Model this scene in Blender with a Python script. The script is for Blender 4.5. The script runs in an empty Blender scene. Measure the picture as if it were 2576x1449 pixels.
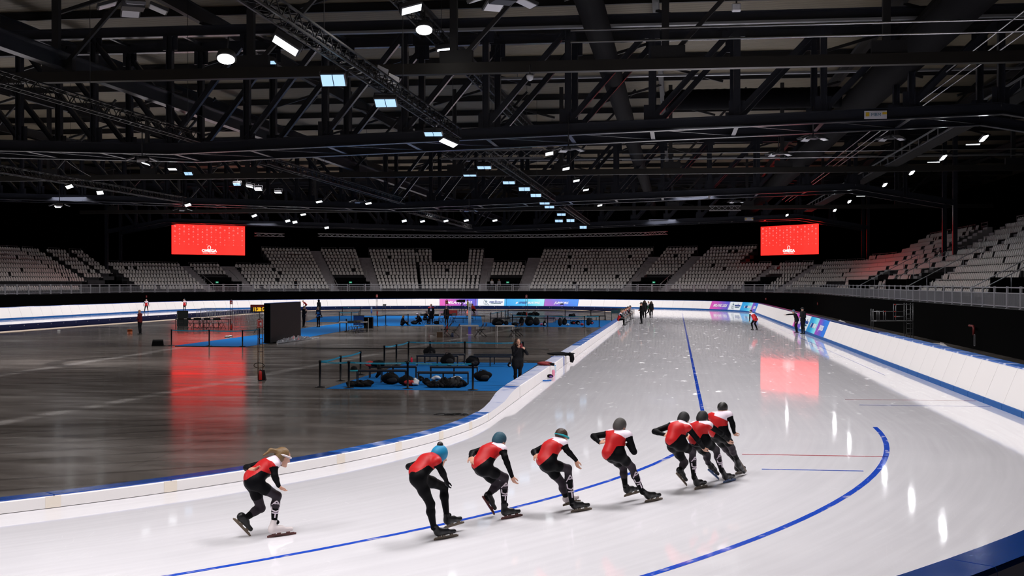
import bpy, math, random
import numpy as np
from mathutils import Vector, Matrix
R = random.Random(7)
C = bpy.context.scene.collection
PI = math.pi
# ---------------------------------------------------------------- camera model: X runs across the track, Y along the straight
FOC, HOR, YAW, EYE = 3200.0, 711.5, 0.1281, 3.4
CA, SA = math.cos(YAW), math.sin(YAW)
def w2(X, D, z=0.0):                       # metres right of / in front of the tripod -> hall axes
    return Vector((X*CA - D*SA, X*SA + D*CA, z))
def U(px, py, d):                          # point seen at a photo pixel, d metres away
    return w2((px-1288)/FOC*d, d, EYE-(py-HOR)/FOC*d)
def G(px, py, z=0.0):                      # point seen at a photo pixel, at height z
    return U(px, py, FOC*(EYE-z)/(py-HOR))
def GD(py, z=0.0): return FOC*(EYE-z)/(py-HOR)
def xy(px, py): v = G(px, py); return v.x, v.y
# ---------------------------------------------------------------- materials
MT = {}
def mat(name, col, rough=.5, metal=0, spec=.5, emit=None, es=1.0, bump=0, bscale=40, coat=0, var=0, vscale=6, sheen=0):
    if name in MT: return MT[name]
    m = bpy.data.materials.new(name); m.use_nodes = True; nt = m.node_tree
    b = nt.nodes['Principled BSDF']; I = b.inputs
    I['Base Color'].default_value = (*col, 1); I['Roughness'].default_value = rough
    I['Metallic'].default_value = metal; I['Specular IOR Level'].default_value = spec
    if coat: I['Coat Weight'].default_value = coat; I['Coat Roughness'].default_value = .08
    if emit: I['Emission Color'].default_value = (*emit, 1); I['Emission Strength'].default_value = es
    if bump or var:
        tc = nt.nodes.new('ShaderNodeTexCoord'); n = nt.nodes.new('ShaderNodeTexNoise')
        n.inputs['Scale'].default_value = bscale if bump else vscale; n.inputs['Detail'].default_value = 4
        nt.links.new(tc.outputs['Object'], n.inputs['Vector'])
        if bump:
            bp = nt.nodes.new('ShaderNodeBump'); bp.inputs['Strength'].default_value = bump; bp.inputs['Distance'].default_value = .01
            nt.links.new(n.outputs['Fac'], bp.inputs['Height']); nt.links.new(bp.outputs['Normal'], I['Normal'])
        if var:
            mx = nt.nodes.new('ShaderNodeMixRGB'); mx.inputs['Color1'].default_value = (*[c*(1-var) for c in col], 1)
            mx.inputs['Color2'].default_value = (*[min(1, c*(1+var)) for c in col], 1)
            nt.links.new(n.outputs['Fac'], mx.inputs['Fac']); nt.links.new(mx.outputs['Color'], I['Base Color'])
    MT[name] = m; return m
# ---------------------------------------------------------------- mesh builder
class MB:
    def __init__(s): s.v = []; s.f = []; s.m = []; s.sm = []
    def quadv(s, pts, mi=0, sm=False):
        n = len(s.v); s.v += [tuple(p) for p in pts]; s.f.append(tuple(range(n, n+len(pts)))); s.m.append(mi); s.sm.append(sm); return s
    def add(s, vs, fs, mi=0, sm=False):
        n = len(s.v); s.v += [tuple(p) for p in vs]
        for f in fs: s.f.append(tuple(n+i for i in f)); s.m.append(mi); s.sm.append(sm)
        return s
    def box(s, c, d, rz=0, mi=0, M=None):
        x, y, z = d[0]/2, d[1]/2, d[2]/2; c = Vector(c); ro = Matrix.Rotation(rz, 3, 'Z') if M is None else M
        vs = [c + ro @ Vector((a*x, b*y, e*z)) for a in (-1, 1) for b in (-1, 1) for e in (-1, 1)]
        return s.add(vs, [(0,1,3,2), (4,6,7,5), (0,4,5,1), (2,3,7,6), (0,2,6,4), (1,5,7,3)], mi)
    def bev(s, c, d, r, rz=0, mi=0, M=None):   # box with chamfered edges
        x, y, z = d[0]/2, d[1]/2, d[2]/2; r = min(r, x*.9, y*.9, z*.9); c = Vector(c); ro = Matrix.Rotation(rz, 3, 'Z') if M is None else M
        vs = []; ix = {}
        for a in (-1, 1):
            for b in (-1, 1):
                for e in (-1, 1):
                    for k in range(3):
                        q = [a*x, b*y, e*z]
                        for j in range(3):
                            if j != k: q[j] -= (a, b, e)[j]*r
                        ix[(a, b, e, k)] = len(vs); vs.append(c + ro @ Vector(q))
        fs = []
        for k in range(3):
            for sg in (-1, 1):
                o = [j for j in range(3) if j != k]; cyc = [(-1,-1), (1,-1), (1,1), (-1,1)]
                f = []
                for u, w in cyc:
                    t = [0, 0, 0]; t[k] = sg; t[o[0]] = u; t[o[1]] = w; f.append(ix[(*t, k)])
                if (sg > 0) == (k == 1): f.reverse()
                fs.append(tuple(f))
        for k in range(3):
            o = [j for j in range(3) if j != k]
            for u in (-1, 1):
                for w in (-1, 1):
                    q = []
                    for sg in (-1, 1):
                        t = [0, 0, 0]; t[k] = sg; t[o[0]] = u; t[o[1]] = w; q.append(tuple(t))
                    fs.append((ix[(*q[0], o[0])], ix[(*q[1], o[0])], ix[(*q[1], o[1])], ix[(*q[0], o[1])]))
        for a in (-1, 1):
            for b in (-1, 1):
                for e in (-1, 1): fs.append(tuple(ix[(a, b, e, k)] for k in range(3)))
        return s.add(vs, fs, mi)
    def bar(s, a, b, w, h=None, up=(0, 0, 1), mi=0):      # rectangular bar between two points
        a, b = Vector(a), Vector(b); h = h or w; t = (b-a).normalized(); up = Vector(up)
        if abs(t.dot(up)) > .99: up = Vector((1, 0, 0))
        x = t.cross(up).normalized(); z = x.cross(t)
        vs = [p + x*(i*w/2) + z*(j*h/2) for p in (a, b) for i, j in ((-1,-1), (1,-1), (1,1), (-1,1))]
        return s.add(vs, [(3,2,1,0), (4,5,6,7), (0,1,5,4), (1,2,6,5), (2,3,7,6), (3,0,4,7)], mi)
    def ibeam(s, a, b, w, h, t=.03, mi=0):
        a, b = Vector(a), Vector(b); z = Vector((0, 0, 1)); d = (b-a).normalized()
        if abs(d.z) > .9: z = Vector((1, 0, 0))
        x = d.cross(z).normalized(); z = x.cross(d)
        s.bar(a+z*(h/2-t/2), b+z*(h/2-t/2), w, t, z, mi); s.bar(a-z*(h/2-t/2), b-z*(h/2-t/2), w, t, z, mi)
        return s.bar(a, b, t, h-2*t, z, mi)
    def tube(s, pts, r, n=6, mi=0, cap=True, sm=True):
        pts = [Vector(p) for p in pts]; rs = r if isinstance(r, (list, tuple)) else [r]*len(pts); base = len(s.v); pv = None
        for i, p in enumerate(pts):
            t = (pts[min(i+1, len(pts)-1)] - pts[max(i-1, 0)])
            t = t.normalized() if t.length > 1e-9 else Vector((0, 0, 1))
            if pv is None: pv = t.orthogonal().normalized()
            x = (pv - t*pv.dot(t)); x = x.normalized() if x.length > 1e-6 else t.orthogonal().normalized(); pv = x; y = t.cross(x)
            for k in range(n):
                an = 2*PI*k/n; s.v.append(tuple(p + (x*math.cos(an)+y*math.sin(an))*rs[i]))
        for i in range(len(pts)-1):
            for k in range(n):
                k2 = (k+1) % n; s.f.append((base+i*n+k, base+i*n+k2, base+(i+1)*n+k2, base+(i+1)*n+k)); s.m.append(mi); s.sm.append(sm)
        if cap:
            s.f.append(tuple(base+k for k in range(n-1, -1, -1))); s.m.append(mi); s.sm.append(False)
            e = base+(len(pts)-1)*n; s.f.append(tuple(e+k for k in range(n))); s.m.append(mi); s.sm.append(False)
        return s
    def lathe(s, c, prof, n=12, mi=0, sm=True):            # prof: (radius, z) upwards
        c = Vector(c); base = len(s.v); k = len(prof)
        for r, z in prof:
            for i in range(n): a = 2*PI*i/n; s.v.append((c.x+r*math.cos(a), c.y+r*math.sin(a), c.z+z))
        for j in range(k-1):
            for i in range(n):
                i2 = (i+1) % n; s.f.append((base+j*n+i, base+j*n+i2, base+(j+1)*n+i2, base+(j+1)*n+i)); s.m.append(mi); s.sm.append(sm)
        s.f.append(tuple(base+i for i in range(n-1, -1, -1))); s.m.append(mi); s.sm.append(False)
        s.f.append(tuple(base+(k-1)*n+i for i in range(n))); s.m.append(mi); s.sm.append(False)
        return s
    def blob(s, c, rad, n=14, k=8, seed=0, amp=.15, mi=0, floor=None):   # lumpy ellipsoid
        rr = random.Random(seed); ph = [(rr.uniform(1, 4), rr.uniform(1, 4), rr.uniform(0, 6.3), rr.uniform(.3, 1)) for _ in range(5)]
        base = len(s.v); c = Vector(c)
        for j in range(k+1):
            th = PI*j/k
            for i in range(n):
                a = 2*PI*i/n; m = 1+amp*sum(w*math.sin(round(p)*a+q*th+o) for p, q, o, w in ph)/2.2
                z = c.z-math.cos(th)*rad[2]*m
                if floor is not None: z = max(z, floor)
                s.v.append((c.x+math.sin(th)*math.cos(a)*rad[0]*m, c.y+math.sin(th)*math.sin(a)*rad[1]*m, z))
        for j in range(k):
            for i in range(n):
                i2 = (i+1) % n; s.f.append((base+j*n+i, base+j*n+i2, base+(j+1)*n+i2, base+(j+1)*n+i)); s.m.append(mi); s.sm.append(True)
        return s
    def mesh(s, name, mats):
        me = bpy.data.meshes.new(name); me.from_pydata(s.v, [], s.f)
        for m in (mats if isinstance(mats, (list, tuple)) else [mats]): me.materials.append(m)
        me.polygons.foreach_set('material_index', s.m); me.polygons.foreach_set('use_smooth', s.sm); me.update()
        return me
    def build(s, name, mats, parent=None, loc=None, rz=0):
        o = bpy.data.objects.new(name, s.mesh(name, mats)); C.objects.link(o)
        if parent: o.parent = parent
        if loc is not None: o.location = loc
        if rz: o.rotation_euler.z = rz
        return o
def tag(o, label=None, cat=None, group=None, kind=None):
    if label: o['label'] = label
    if cat: o['category'] = cat
    if group: o['group'] = group
    if kind: o['kind'] = kind
    return o
def thing(name, label, cat, loc=(0, 0, 0), rz=0, group=None):
    o = bpy.data.objects.new(name, None); C.objects.link(o); o.location = loc; o.rotation_euler.z = rz; o.empty_display_size = .1
    return tag(o, label, cat, group)
KIDS = {}
def copy_tree(o, loc=None, rz=None, label=None, group=None, parent=None):
    c = o.copy(); C.objects.link(c)
    if parent: c.parent = parent
    for ch in [x for x in C.objects if x.parent == o] if o.name not in KIDS else KIDS[o.name]: copy_tree(ch, parent=c)
    if loc is not None: c.location = loc
    if rz is not None: c.rotation_euler.z = rz
    if label: c['label'] = label
    if group: c['group'] = group
    return c
def remember(o):                            # note a prototype's children once, so copying stays quick
    ks = [x for x in C.objects if x.parent == o]; KIDS[o.name] = ks
    for k in ks: remember(k)
    return o
def text(body, size, m, parent, loc, rot, name='lettering', ext=.004, align='CENTER', sx=1.0, shear=0, bold=0):
    cu = bpy.data.curves.new(name, 'FONT'); cu.body = body; cu.size = size; cu.extrude = ext; cu.align_x = align; cu.align_y = 'CENTER'
    cu.shear = shear; cu.offset = bold; cu.resolution_u = 2
    o = bpy.data.objects.new(name, cu); C.objects.link(o)
    me = bpy.data.meshes.new_from_object(o.evaluated_get(bpy.context.evaluated_depsgraph_get())); bpy.data.objects.remove(o); bpy.data.curves.remove(cu)
    me.materials.clear(); me.materials.append(m); o = bpy.data.objects.new(name, me); C.objects.link(o)
    o.parent = parent; o.location = loc; o.rotation_euler = rot; o.scale = (sx, 1, 1)
    return o
# ---------------------------------------------------------------- oval
TC, S0, SF = -25.9, 31.5, 142.0            # curve centres: (TC, S0) near, (TC, SF) far
ROUT, RIN, RL1, RL2, ZI = 34.5, 21.35, 26.6, 30.55, .012
def arc_pt(r, deg, z=0.0, far=True):
    a = math.radians(deg); return Vector((TC+r*math.cos(a), (SF if far else S0)+r*math.sin(a), z))
def loop(r, step=2.0):                      # whole stadium line, from the near curve, counterclockwise
    p = []
    n = 36
    for i in range(n): p.append(arc_pt(r, -180+180*i/n, 0, False))
    m = 28
    for i in range(m): p.append(Vector((TC+r, S0+(SF-S0)*i/m, 0)))
    for i in range(n): p.append(arc_pt(r, 180*i/n))
    for i in range(m): p.append(Vector((TC-r, SF-(SF-S0)*i/m, 0)))
    return p
def along(r, u):
    """Point and outward direction on the stadium line of radius r; u is metres along the ice edge from the start of the far straight part."""
    L = SF-S0
    if u < 0:
        a = u/ROUT; return Vector((TC+r*math.cos(a), S0+r*math.sin(a), 0)), Vector((math.cos(a), math.sin(a), 0))
    if u <= L: return Vector((TC+r, S0+u, 0)), Vector((1, 0, 0))
    if u <= L+PI*ROUT:
        a = (u-L)/ROUT; return Vector((TC+r*math.cos(a), SF+r*math.sin(a), 0)), Vector((math.cos(a), math.sin(a), 0))
    return Vector((TC-r, SF-(u-L-PI*ROUT), 0)), Vector((-1, 0, 0))
def nn(nt, t, **k):
    n = nt.nodes.new(t)
    for a, v in k.items():
        if hasattr(n, a): setattr(n, a, v)
        else: n.inputs[a.replace('_', ' ')].default_value = v
    return n
def noise_on(nt, vec, sc, scale, detail=3, rot=0):
    mp = nn(nt, 'ShaderNodeMapping'); mp.inputs['Scale'].default_value = sc; mp.inputs['Rotation'].default_value = (0, 0, rot)
    nt.links.new(vec, mp.inputs['Vector'])
    n = nn(nt, 'ShaderNodeTexNoise'); n.inputs['Scale'].default_value = scale; n.inputs['Detail'].default_value = detail
    nt.links.new(mp.outputs['Vector'], n.inputs['Vector']); return n.outputs['Fac']
def ramp(nt, fac, stops):
    r = nn(nt, 'ShaderNodeValToRGB'); e = r.color_ramp.elements
    e[0].position, e[0].color = stops[0][0], (*stops[0][1], 1); e[1].position, e[1].color = stops[-1][0], (*stops[-1][1], 1)
    for p, c in stops[1:-1]: x = e.new(p); x.color = (*c, 1)
    nt.links.new(fac, r.inputs['Fac']); return r.outputs['Color']
def math_(nt, op, a, b):
    n = nn(nt, 'ShaderNodeMath', operation=op)
    for i, x in enumerate((a, b)):
        if isinstance(x, (int, float)): n.inputs[i].default_value = x
        elif x is not None: nt.links.new(x, n.inputs[i])
    return n.outputs[0]
g1 = lambda v: (v, v, v)
def ice_material(name, line=None):
    m = bpy.data.materials.new(name); m.use_nodes = True; nt = m.node_tree; b = nt.nodes['Principled BSDF']; ln = nt.links
    uv = nn(nt, 'ShaderNodeUVMap', uv_map='track').outputs['UV']; ob = nn(nt, 'ShaderNodeTexCoord').outputs['Object']
    streak = noise_on(nt, uv, (.25, 7, 1), 1.0, 5)            # skate grooves along the lap
    cloud = noise_on(nt, ob, (1, 1, 1), .35, 3)
    frost = None
    for sc, rot, lo in (((.9, .30, 1), .12, .655), ((.5, 1.0, 1), -.5, .70), ((2.6, .6, 1), .7, .69)):  # scraped, frosted marks
        f = ramp(nt, noise_on(nt, ob, sc, 2.6, 4, rot), [(lo-.02, g1(0)), (lo+.09, g1(1))])
        frost = f if frost is None else math_(nt, 'MAXIMUM', frost, f)
    hair = None
    for k, (sc, rot) in enumerate((((3, .18, 1), .5), ((2.4, .12, 1), -.9), ((2.8, .15, 1), 1.9))):    # hair-fine scratches
        w = nn(nt, 'ShaderNodeTexVoronoi', feature='DISTANCE_TO_EDGE'); mp = nn(nt, 'ShaderNodeMapping')
        mp.inputs['Scale'].default_value = sc; mp.inputs['Rotation'].default_value = (0, 0, rot); ln.new(ob, mp.inputs['Vector']); ln.new(mp.outputs['Vector'], w.inputs['Vector'])
        f = ramp(nt, w.outputs['Distance'], [(0, g1(1)), (.011, g1(0))]); f = math_(nt, 'MULTIPLY', f, ramp(nt, noise_on(nt, ob, (1, 1, 1), .7+.2*k, 2), [(.54, g1(0)), (.68, g1(1))]))
        hair = f if hair is None else math_(nt, 'MAXIMUM', hair, f)
    sp = nn(nt, 'ShaderNodeSeparateXYZ'); ln.new(ob, sp.inputs[0]); worn = nn(nt, 'ShaderNodeMapRange'); worn.inputs['From Min'].default_value = 26; worn.inputs['From Max'].default_value = 44; worn.inputs['To Min'].default_value = .10; ln.new(sp.outputs['Y'], worn.inputs['Value'])
    marks = math_(nt, 'MAXIMUM', math_(nt, 'MULTIPLY', math_(nt, 'MULTIPLY', frost, .75), worn.outputs[0]), math_(nt, 'MULTIPLY', hair, .28))
    base = ramp(nt, streak, [(.3, (.74, .725, .765)), (.7, (.80, .785, .825))])
    mx = nn(nt, 'ShaderNodeMixRGB', blend_type='MULTIPLY'); mx.inputs['Fac'].default_value = 1
    ln.new(base, mx.inputs['Color1']); ln.new(ramp(nt, cloud, [(.3, (.95, .95, .95)), (.7, (1, 1, 1))]), mx.inputs['Color2']); col = mx.outputs['Color']
    m2 = nn(nt, 'ShaderNodeMixRGB'); ln.new(marks, m2.inputs['Fac']); ln.new(col, m2.inputs['Color1']); m2.inputs['Color2'].default_value = (.93, .92, .94, 1); col = m2.outputs['Color']
    if line:
        m3 = nn(nt, 'ShaderNodeMixRGB'); br = ramp(nt, noise_on(nt, uv, (2.2, 6, 1), 1.0, 4), [(.30, g1(.25)), (.42, g1(1))]); br = math_(nt, 'MULTIPLY', br, .98)
        ln.new(br, m3.inputs['Fac']); ln.new(col, m3.inputs['Color1']); m3.inputs['Color2'].default_value = (*line, 1); col = m3.outputs['Color']
    ln.new(col, b.inputs['Base Color']); b.inputs['IOR'].default_value = 1.33
    ro = math_(nt, 'ADD', math_(nt, 'MULTIPLY', streak, .07), .014); ro = math_(nt, 'ADD', ro, math_(nt, 'MULTIPLY', marks, .45)); ln.new(ro, b.inputs['Roughness'])
    bp = nn(nt, 'ShaderNodeBump'); bp.inputs['Strength'].default_value = .018; bp.inputs['Distance'].default_value = .01
    ln.new(streak, bp.inputs['Height']); ln.new(bp.outputs['Normal'], b.inputs['Normal']); return m
ICE = ice_material('ice')
LINE_BLUE, LINE_RED = ice_material('line_blue', (.003, .065, .56)), ice_material('line_red', (.5, .03, .05))
def ring(name, r0, r1, z0, z1, m, parent=None, parts=1):
    a, b = loop(r0), loop(r1); n = len(a); mb = MB(); uvs = []
    u = [0]
    for i in range(n): u.append(u[-1]+(a[(i+1) % n]-a[i]).length*.5+(b[(i+1) % n]-b[i]).length*.5)
    for i in range(n):
        j = (i+1) % n
        for k in range(parts):
            ra, rb = r0+(r1-r0)*k/parts, r0+(r1-r0)*(k+1)/parts
            q = [a[i].lerp(b[i], k/parts), a[i].lerp(b[i], (k+1)/parts), a[j].lerp(b[j], (k+1)/parts), a[j].lerp(b[j], k/parts)]
            mb.quadv([(p.x, p.y, z1) for p in q]); uvs += [(u[i], ra), (u[i], rb), (u[i+1], rb), (u[i+1], ra)]
        for p, q in ((b[i], b[j]), (a[j], a[i])):
            mb.quadv([(p.x, p.y, z1), (p.x, p.y, z0), (q.x, q.y, z0), (q.x, q.y, z1)]); uvs += [(0, 0)]*4
    o = mb.build(name, m, parent); l = o.data.uv_layers.new(name='track')
    for i, c in enumerate(uvs): l.data[i].uv = c
    return o
def strip(name, pts, w, m, parent, z=ZI+.002):
    mb = MB(); uvs = []; u = 0
    for i in range(len(pts)-1):
        a, b = Vector(pts[i]), Vector(pts[i+1]); d = lambda k: ((Vector(pts[min(k+1, len(pts)-1)])-Vector(pts[max(k-1, 0)])).normalized().cross(Vector((0, 0, 1))))*w/2
        x, y = d(i), d(i+1); v = u+(b-a).length
        mb.quadv([(a.x-x.x, a.y-x.y, z), (a.x+x.x, a.y+x.y, z), (b.x+y.x, b.y+y.y, z), (b.x-y.x, b.y-y.y, z)]); uvs += [(u, 0), (u, w), (v, w), (v, 0)]; u = v
    o = mb.build(name, m, parent); l = o.data.uv_layers.new(name='track')
    for i, c in enumerate(uvs): l.data[i].uv = c
    return o
ice = tag(ring('ice_floor', RIN-.1, ROUT+.05, 0, ZI, ICE, parts=4), 'pale glossy ice track curving round the hall', 'ice', kind='structure')
arcs = lambda r, a, b, n, far=False: [arc_pt(r, a+(b-a)*i/n, 0, far) for i in range(n+1)]
strip('lane_line', arcs(RL1, -150, 0, 90)+[Vector((TC+RL1, S0+(SF-S0)*i/40, 0)) for i in range(1, 41)]+arcs(RL1, 3, 60, 20, True), .1, LINE_BLUE, ice)
strip('lane_line', arcs(RL2, -90, -1.5, 60), .11, LINE_BLUE, ice)
strip('lane_line', [Vector((7.6, 48+4*i, 0)) for i in range(24)], .05, LINE_BLUE, ice)
for x0, x1, y, m in ((4.88, 8.55, 37.9, LINE_RED), (5.05, 8.55, 36.2, LINE_BLUE), (1.3, 4.1, 25.5, LINE_RED), (1.55, 3.35, 23.5, LINE_BLUE)):
    strip('crossing_line', [Vector((x0+(x1-x0)*i/4, y, 0)) for i in range(5)], .075, m, ice)
# ---------------------------------------------------------------- concrete floor
def concrete():
    m = bpy.data.materials.new('polished_concrete'); m.use_nodes = True; nt = m.node_tree; b = nt.nodes['Principled BSDF']; ln = nt.links
    ob = nn(nt, 'ShaderNodeTexCoord').outputs['Object']
    big = noise_on(nt, ob, (.35, 1, 1), .16, 4); mid = noise_on(nt, ob, (.5, 1.6, 1), .8, 6); fine = noise_on(nt, ob, (1, 3, 1), 5, 5)
    s = math_(nt, 'ADD', math_(nt, 'MULTIPLY', big, .5), math_(nt, 'ADD', math_(nt, 'MULTIPLY', mid, .3), math_(nt, 'MULTIPLY', fine, .2)))
    col = ramp(nt, s, [(.36, (.088, .076, .068)), (.5, (.145, .126, .114)), (.62, (.215, .19, .174))])
    br = nn(nt, 'ShaderNodeTexBrick'); br.offset = 0; br.inputs['Scale'].default_value = 1; br.inputs['Mortar Size'].default_value = .012
    br.inputs['Brick Width'].default_value = 5.0; br.inputs['Row Height'].default_value = 5.0
    ln.new(ob, br.inputs['Vector'])
    mx = nn(nt, 'ShaderNodeMixRGB', blend_type='MULTIPLY'); ln.new(math_(nt, 'MULTIPLY', br.outputs['Fac'], .6), mx.inputs['Fac']); ln.new(col, mx.inputs['Color1']); mx.inputs['Color2'].default_value = (.1, .1, .1, 1); col = mx.outputs['Color']
    w = nn(nt, 'ShaderNodeTexWave', wave_type='RINGS', rings_direction='Z'); mp = nn(nt, 'ShaderNodeMapping'); mp.inputs['Location'].default_value = (24, -36, 0); mp.inputs['Scale'].default_value = (.2, .2, .2)
    ln.new(ob, mp.inputs['Vector']); ln.new(mp.outputs['Vector'], w.inputs['Vector']); w.inputs['Scale'].default_value = 1.3; w.inputs['Distortion'].default_value = 1.2; w.inputs['Detail Scale'].default_value = .4
    tyre = math_(nt, 'MULTIPLY', ramp(nt, w.outputs['Fac'], [(.93, g1(0)), (.97, g1(.55))]), ramp(nt, noise_on(nt, ob, (1, 1, 1), .13, 2), [(.5, g1(0)), (.58, g1(1))]))
    m2 = nn(nt, 'ShaderNodeMixRGB', blend_type='MULTIPLY'); ln.new(tyre, m2.inputs['Fac']); ln.new(col, m2.inputs['Color1']); m2.inputs['Color2'].default_value = (.3, .29, .28, 1)
    col = m2.outputs['Color']; sp = nn(nt, 'ShaderNodeSeparateXYZ'); ln.new(ob, sp.inputs[0]); wob = math_(nt, 'MULTIPLY', math_(nt, 'SUBTRACT', noise_on(nt, ob, (1, 1, 1), .25, 4), .5), 3.0)
    for (p, q), wd, st in ((((40, 938), (340, 892)), .42, .95), (((120, 1043), (570, 960)), .38, .95), (((760, 1002), (1240, 1006)), .3, .3)):   # pale streaks; the stronger pair paints floor reflections into the colour
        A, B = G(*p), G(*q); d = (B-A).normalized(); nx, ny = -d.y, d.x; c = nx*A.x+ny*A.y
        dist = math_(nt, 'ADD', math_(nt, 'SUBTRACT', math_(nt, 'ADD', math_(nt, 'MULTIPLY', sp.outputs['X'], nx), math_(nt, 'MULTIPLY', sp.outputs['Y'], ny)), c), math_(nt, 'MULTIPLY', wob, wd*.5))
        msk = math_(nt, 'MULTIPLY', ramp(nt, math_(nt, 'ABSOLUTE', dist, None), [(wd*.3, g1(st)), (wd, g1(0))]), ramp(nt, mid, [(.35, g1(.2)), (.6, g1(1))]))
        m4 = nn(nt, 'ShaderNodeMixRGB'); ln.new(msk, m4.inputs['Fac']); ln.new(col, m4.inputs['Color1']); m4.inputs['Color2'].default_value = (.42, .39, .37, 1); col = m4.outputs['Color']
    for (px, py), rr_, wd in (((285, 908), 2.1, .42), ((150, 945), 2.6, .3)):         # dark curved tyre marks
        c = G(px, py); dx, dy = math_(nt, 'SUBTRACT', sp.outputs['X'], c.x), math_(nt, 'SUBTRACT', sp.outputs['Y'], c.y)
        rad = math_(nt, 'SQRT', math_(nt, 'ADD', math_(nt, 'MULTIPLY', dx, dx), math_(nt, 'MULTIPLY', dy, math_(nt, 'MULTIPLY', dy, .35))), None)
        msk = ramp(nt, math_(nt, 'ABSOLUTE', math_(nt, 'SUBTRACT', rad, rr_), None), [(wd*.5, g1(.7)), (wd, g1(0))]); msk = math_(nt, 'MULTIPLY', msk, ramp(nt, math_(nt, 'ADD', math_(nt, 'MULTIPLY', dx, -.2), .5), [(.3, g1(0)), (.6, g1(1))]))
        m5 = nn(nt, 'ShaderNodeMixRGB'); ln.new(msk, m5.inputs['Fac']); ln.new(col, m5.inputs['Color1']); m5.inputs['Color2'].default_value = (.05, .045, .042, 1); col = m5.outputs['Color']
    ln.new(col, b.inputs['Base Color'])
    ro = ramp(nt, math_(nt, 'ADD', math_(nt, 'MULTIPLY', big, .55), math_(nt, 'MULTIPLY', mid, .45)), [(.38, g1(.10)), (.62, g1(.21))]); ln.new(ro, b.inputs['Roughness'])
    bp = nn(nt, 'ShaderNodeBump'); bp.inputs['Strength'].default_value = .12; bp.inputs['Distance'].default_value = .004; ln.new(fine, bp.inputs['Height']); ln.new(bp.outputs['Normal'], b.inputs['Normal'])
    b.inputs['IOR'].default_value = 1.45; return m
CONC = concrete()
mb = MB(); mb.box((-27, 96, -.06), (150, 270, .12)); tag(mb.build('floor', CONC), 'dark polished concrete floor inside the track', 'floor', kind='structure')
KERB = mat('wooden_kerb', (.55, .43, .33), .7, var=.15)
mb = MB(); pa, pb = [], []
for i in range(60):
    u = i/59*(PI*20+75); rr = lambda r: (arc_pt(r, math.degrees(u/20)) if u < PI*20 else Vector((TC-r, SF-(u-PI*20), 0)))
    pa.append(rr(19.2)); pb.append(rr(20.6))
for i in range(59): mb.quadv([(p.x, p.y, .02) for p in (pa[i], pb[i], pb[i+1], pa[i+1])]); mb.quadv([(pa[i].x, pa[i].y, 0), (pa[i].x, pa[i].y, .02), (pa[i+1].x, pa[i+1].y, .02), (pa[i+1].x, pa[i+1].y, 0)])
tag(mb.build('trim_1', KERB), 'sand-coloured kerb strip behind the blue inner pads', 'kerb', kind='structure')
# ---------------------------------------------------------------- hall shell
BLACK = mat('black_drape', (.0012, .0012, .0014), .95, spec=.03)
DARK = mat('dark_wall', (.0025, .0025, .003), .9, spec=.05, bump=.2, bscale=3)
for nm, c, d in (('wall_far', (-27, 226, 11), (150, .3, 22)), ('wall_right', (47, 96, 11), (.3, 260, 22)), ('wall_left', (-101, 96, 11), (.3, 260, 22))):
    mb = MB(); mb.box(c, d); tag(mb.build(nm, DARK), 'black unlit hall wall behind the stands', 'wall', kind='structure')
def deck_material():
    m = bpy.data.materials.new('roof_deck'); m.use_nodes = True; nt = m.node_tree; b = nt.nodes['Principled BSDF']; ln = nt.links
    ob = nn(nt, 'ShaderNodeTexCoord').outputs['Object']
    w = nn(nt, 'ShaderNodeTexWave', bands_direction='Y'); w.inputs['Scale'].default_value = 1.2; ln.new(ob, w.inputs['Vector'])
    col = ramp(nt, w.outputs['Fac'], [(.2, (.135, .112, .074)), (.8, (.24, .20, .135))]); ln.new(col, b.inputs['Base Color']); b.inputs['Roughness'].default_value = .6
    bp = nn(nt, 'ShaderNodeBump'); bp.inputs['Distance'].default_value = .06; bp.inputs['Strength'].default_value = .6; ln.new(w.outputs['Fac'], bp.inputs['Height']); ln.new(bp.outputs['Normal'], b.inputs['Normal']); return m
mb = MB(); mb.box((-27, 96, 18.6), (150, 260, .2)); tag(mb.build('ceiling', deck_material()), 'beige corrugated roof deck above the steel trusses', 'ceiling', kind='structure')
# ---------------------------------------------------------------- stands: concentric with the far curve, then straight on both sides
NR, RS, TR, Z0, RI = 12, 43.0, .85, 2.2, .5
STEP = mat('stand_deck', (.05, .05, .055), .8, var=.3, vscale=1)
SECT = [  # name, end a, end b (degrees on the curve, or metres Y on the straight sides), rows
 ('C', 163.8, 148.9, 0, 6), ('C', 147.0, 141.3, 4, 6), ('C', 138.4, 131.3, 0, 6), ('C', 131.3, 123.1, 0, 11), ('C', 121.3, 115.3, 4, 11),
 ('C', 113.2, 105.5, 0, 11), ('C', 105.5, 102.6, 8, 11), ('C', 105.0, 96.4, 0, 7), ('C', 96.4, 93.8, 0, 11), ('C', 92.0, 86.0, 4, 7), ('C', 83.8, 64.6, 0, 11), ('C', 62.4, 56.6, 4, 11),
 ('C', 54.3, 45.3, 0, 11), ('C', 45.3, 37.4, 0, 6), ('C', 35.6, 31.0, 4, 6), ('C', 31.0, 27.1, 0, 6), ('C', 24.6, 12.0, 0, 6), ('C', 12.0, 0.0, 2, 7),
 ('C', 179.9, 175.5, 2, 9), ('C', 173.8, 169.3, 3, 9), ('C', 168.2, 165.6, 4, 9), ('L', 96, 141.8, 2, 9), ('L', 108, 141, 0, 0),
 ('R', 131, 141.8, 0, 11), ('R', 120.5, 129, 4, 11), ('R', 115.6, 119, 0, 11), ('R', 108, 114, 0, 6), ('R', 97, 106.5, 4, 11), ('R', 74.5, 95, 0, 11), ('R', 62, 71.8, 4, 12), ('R', 40, 60, 0, 12)]
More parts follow.
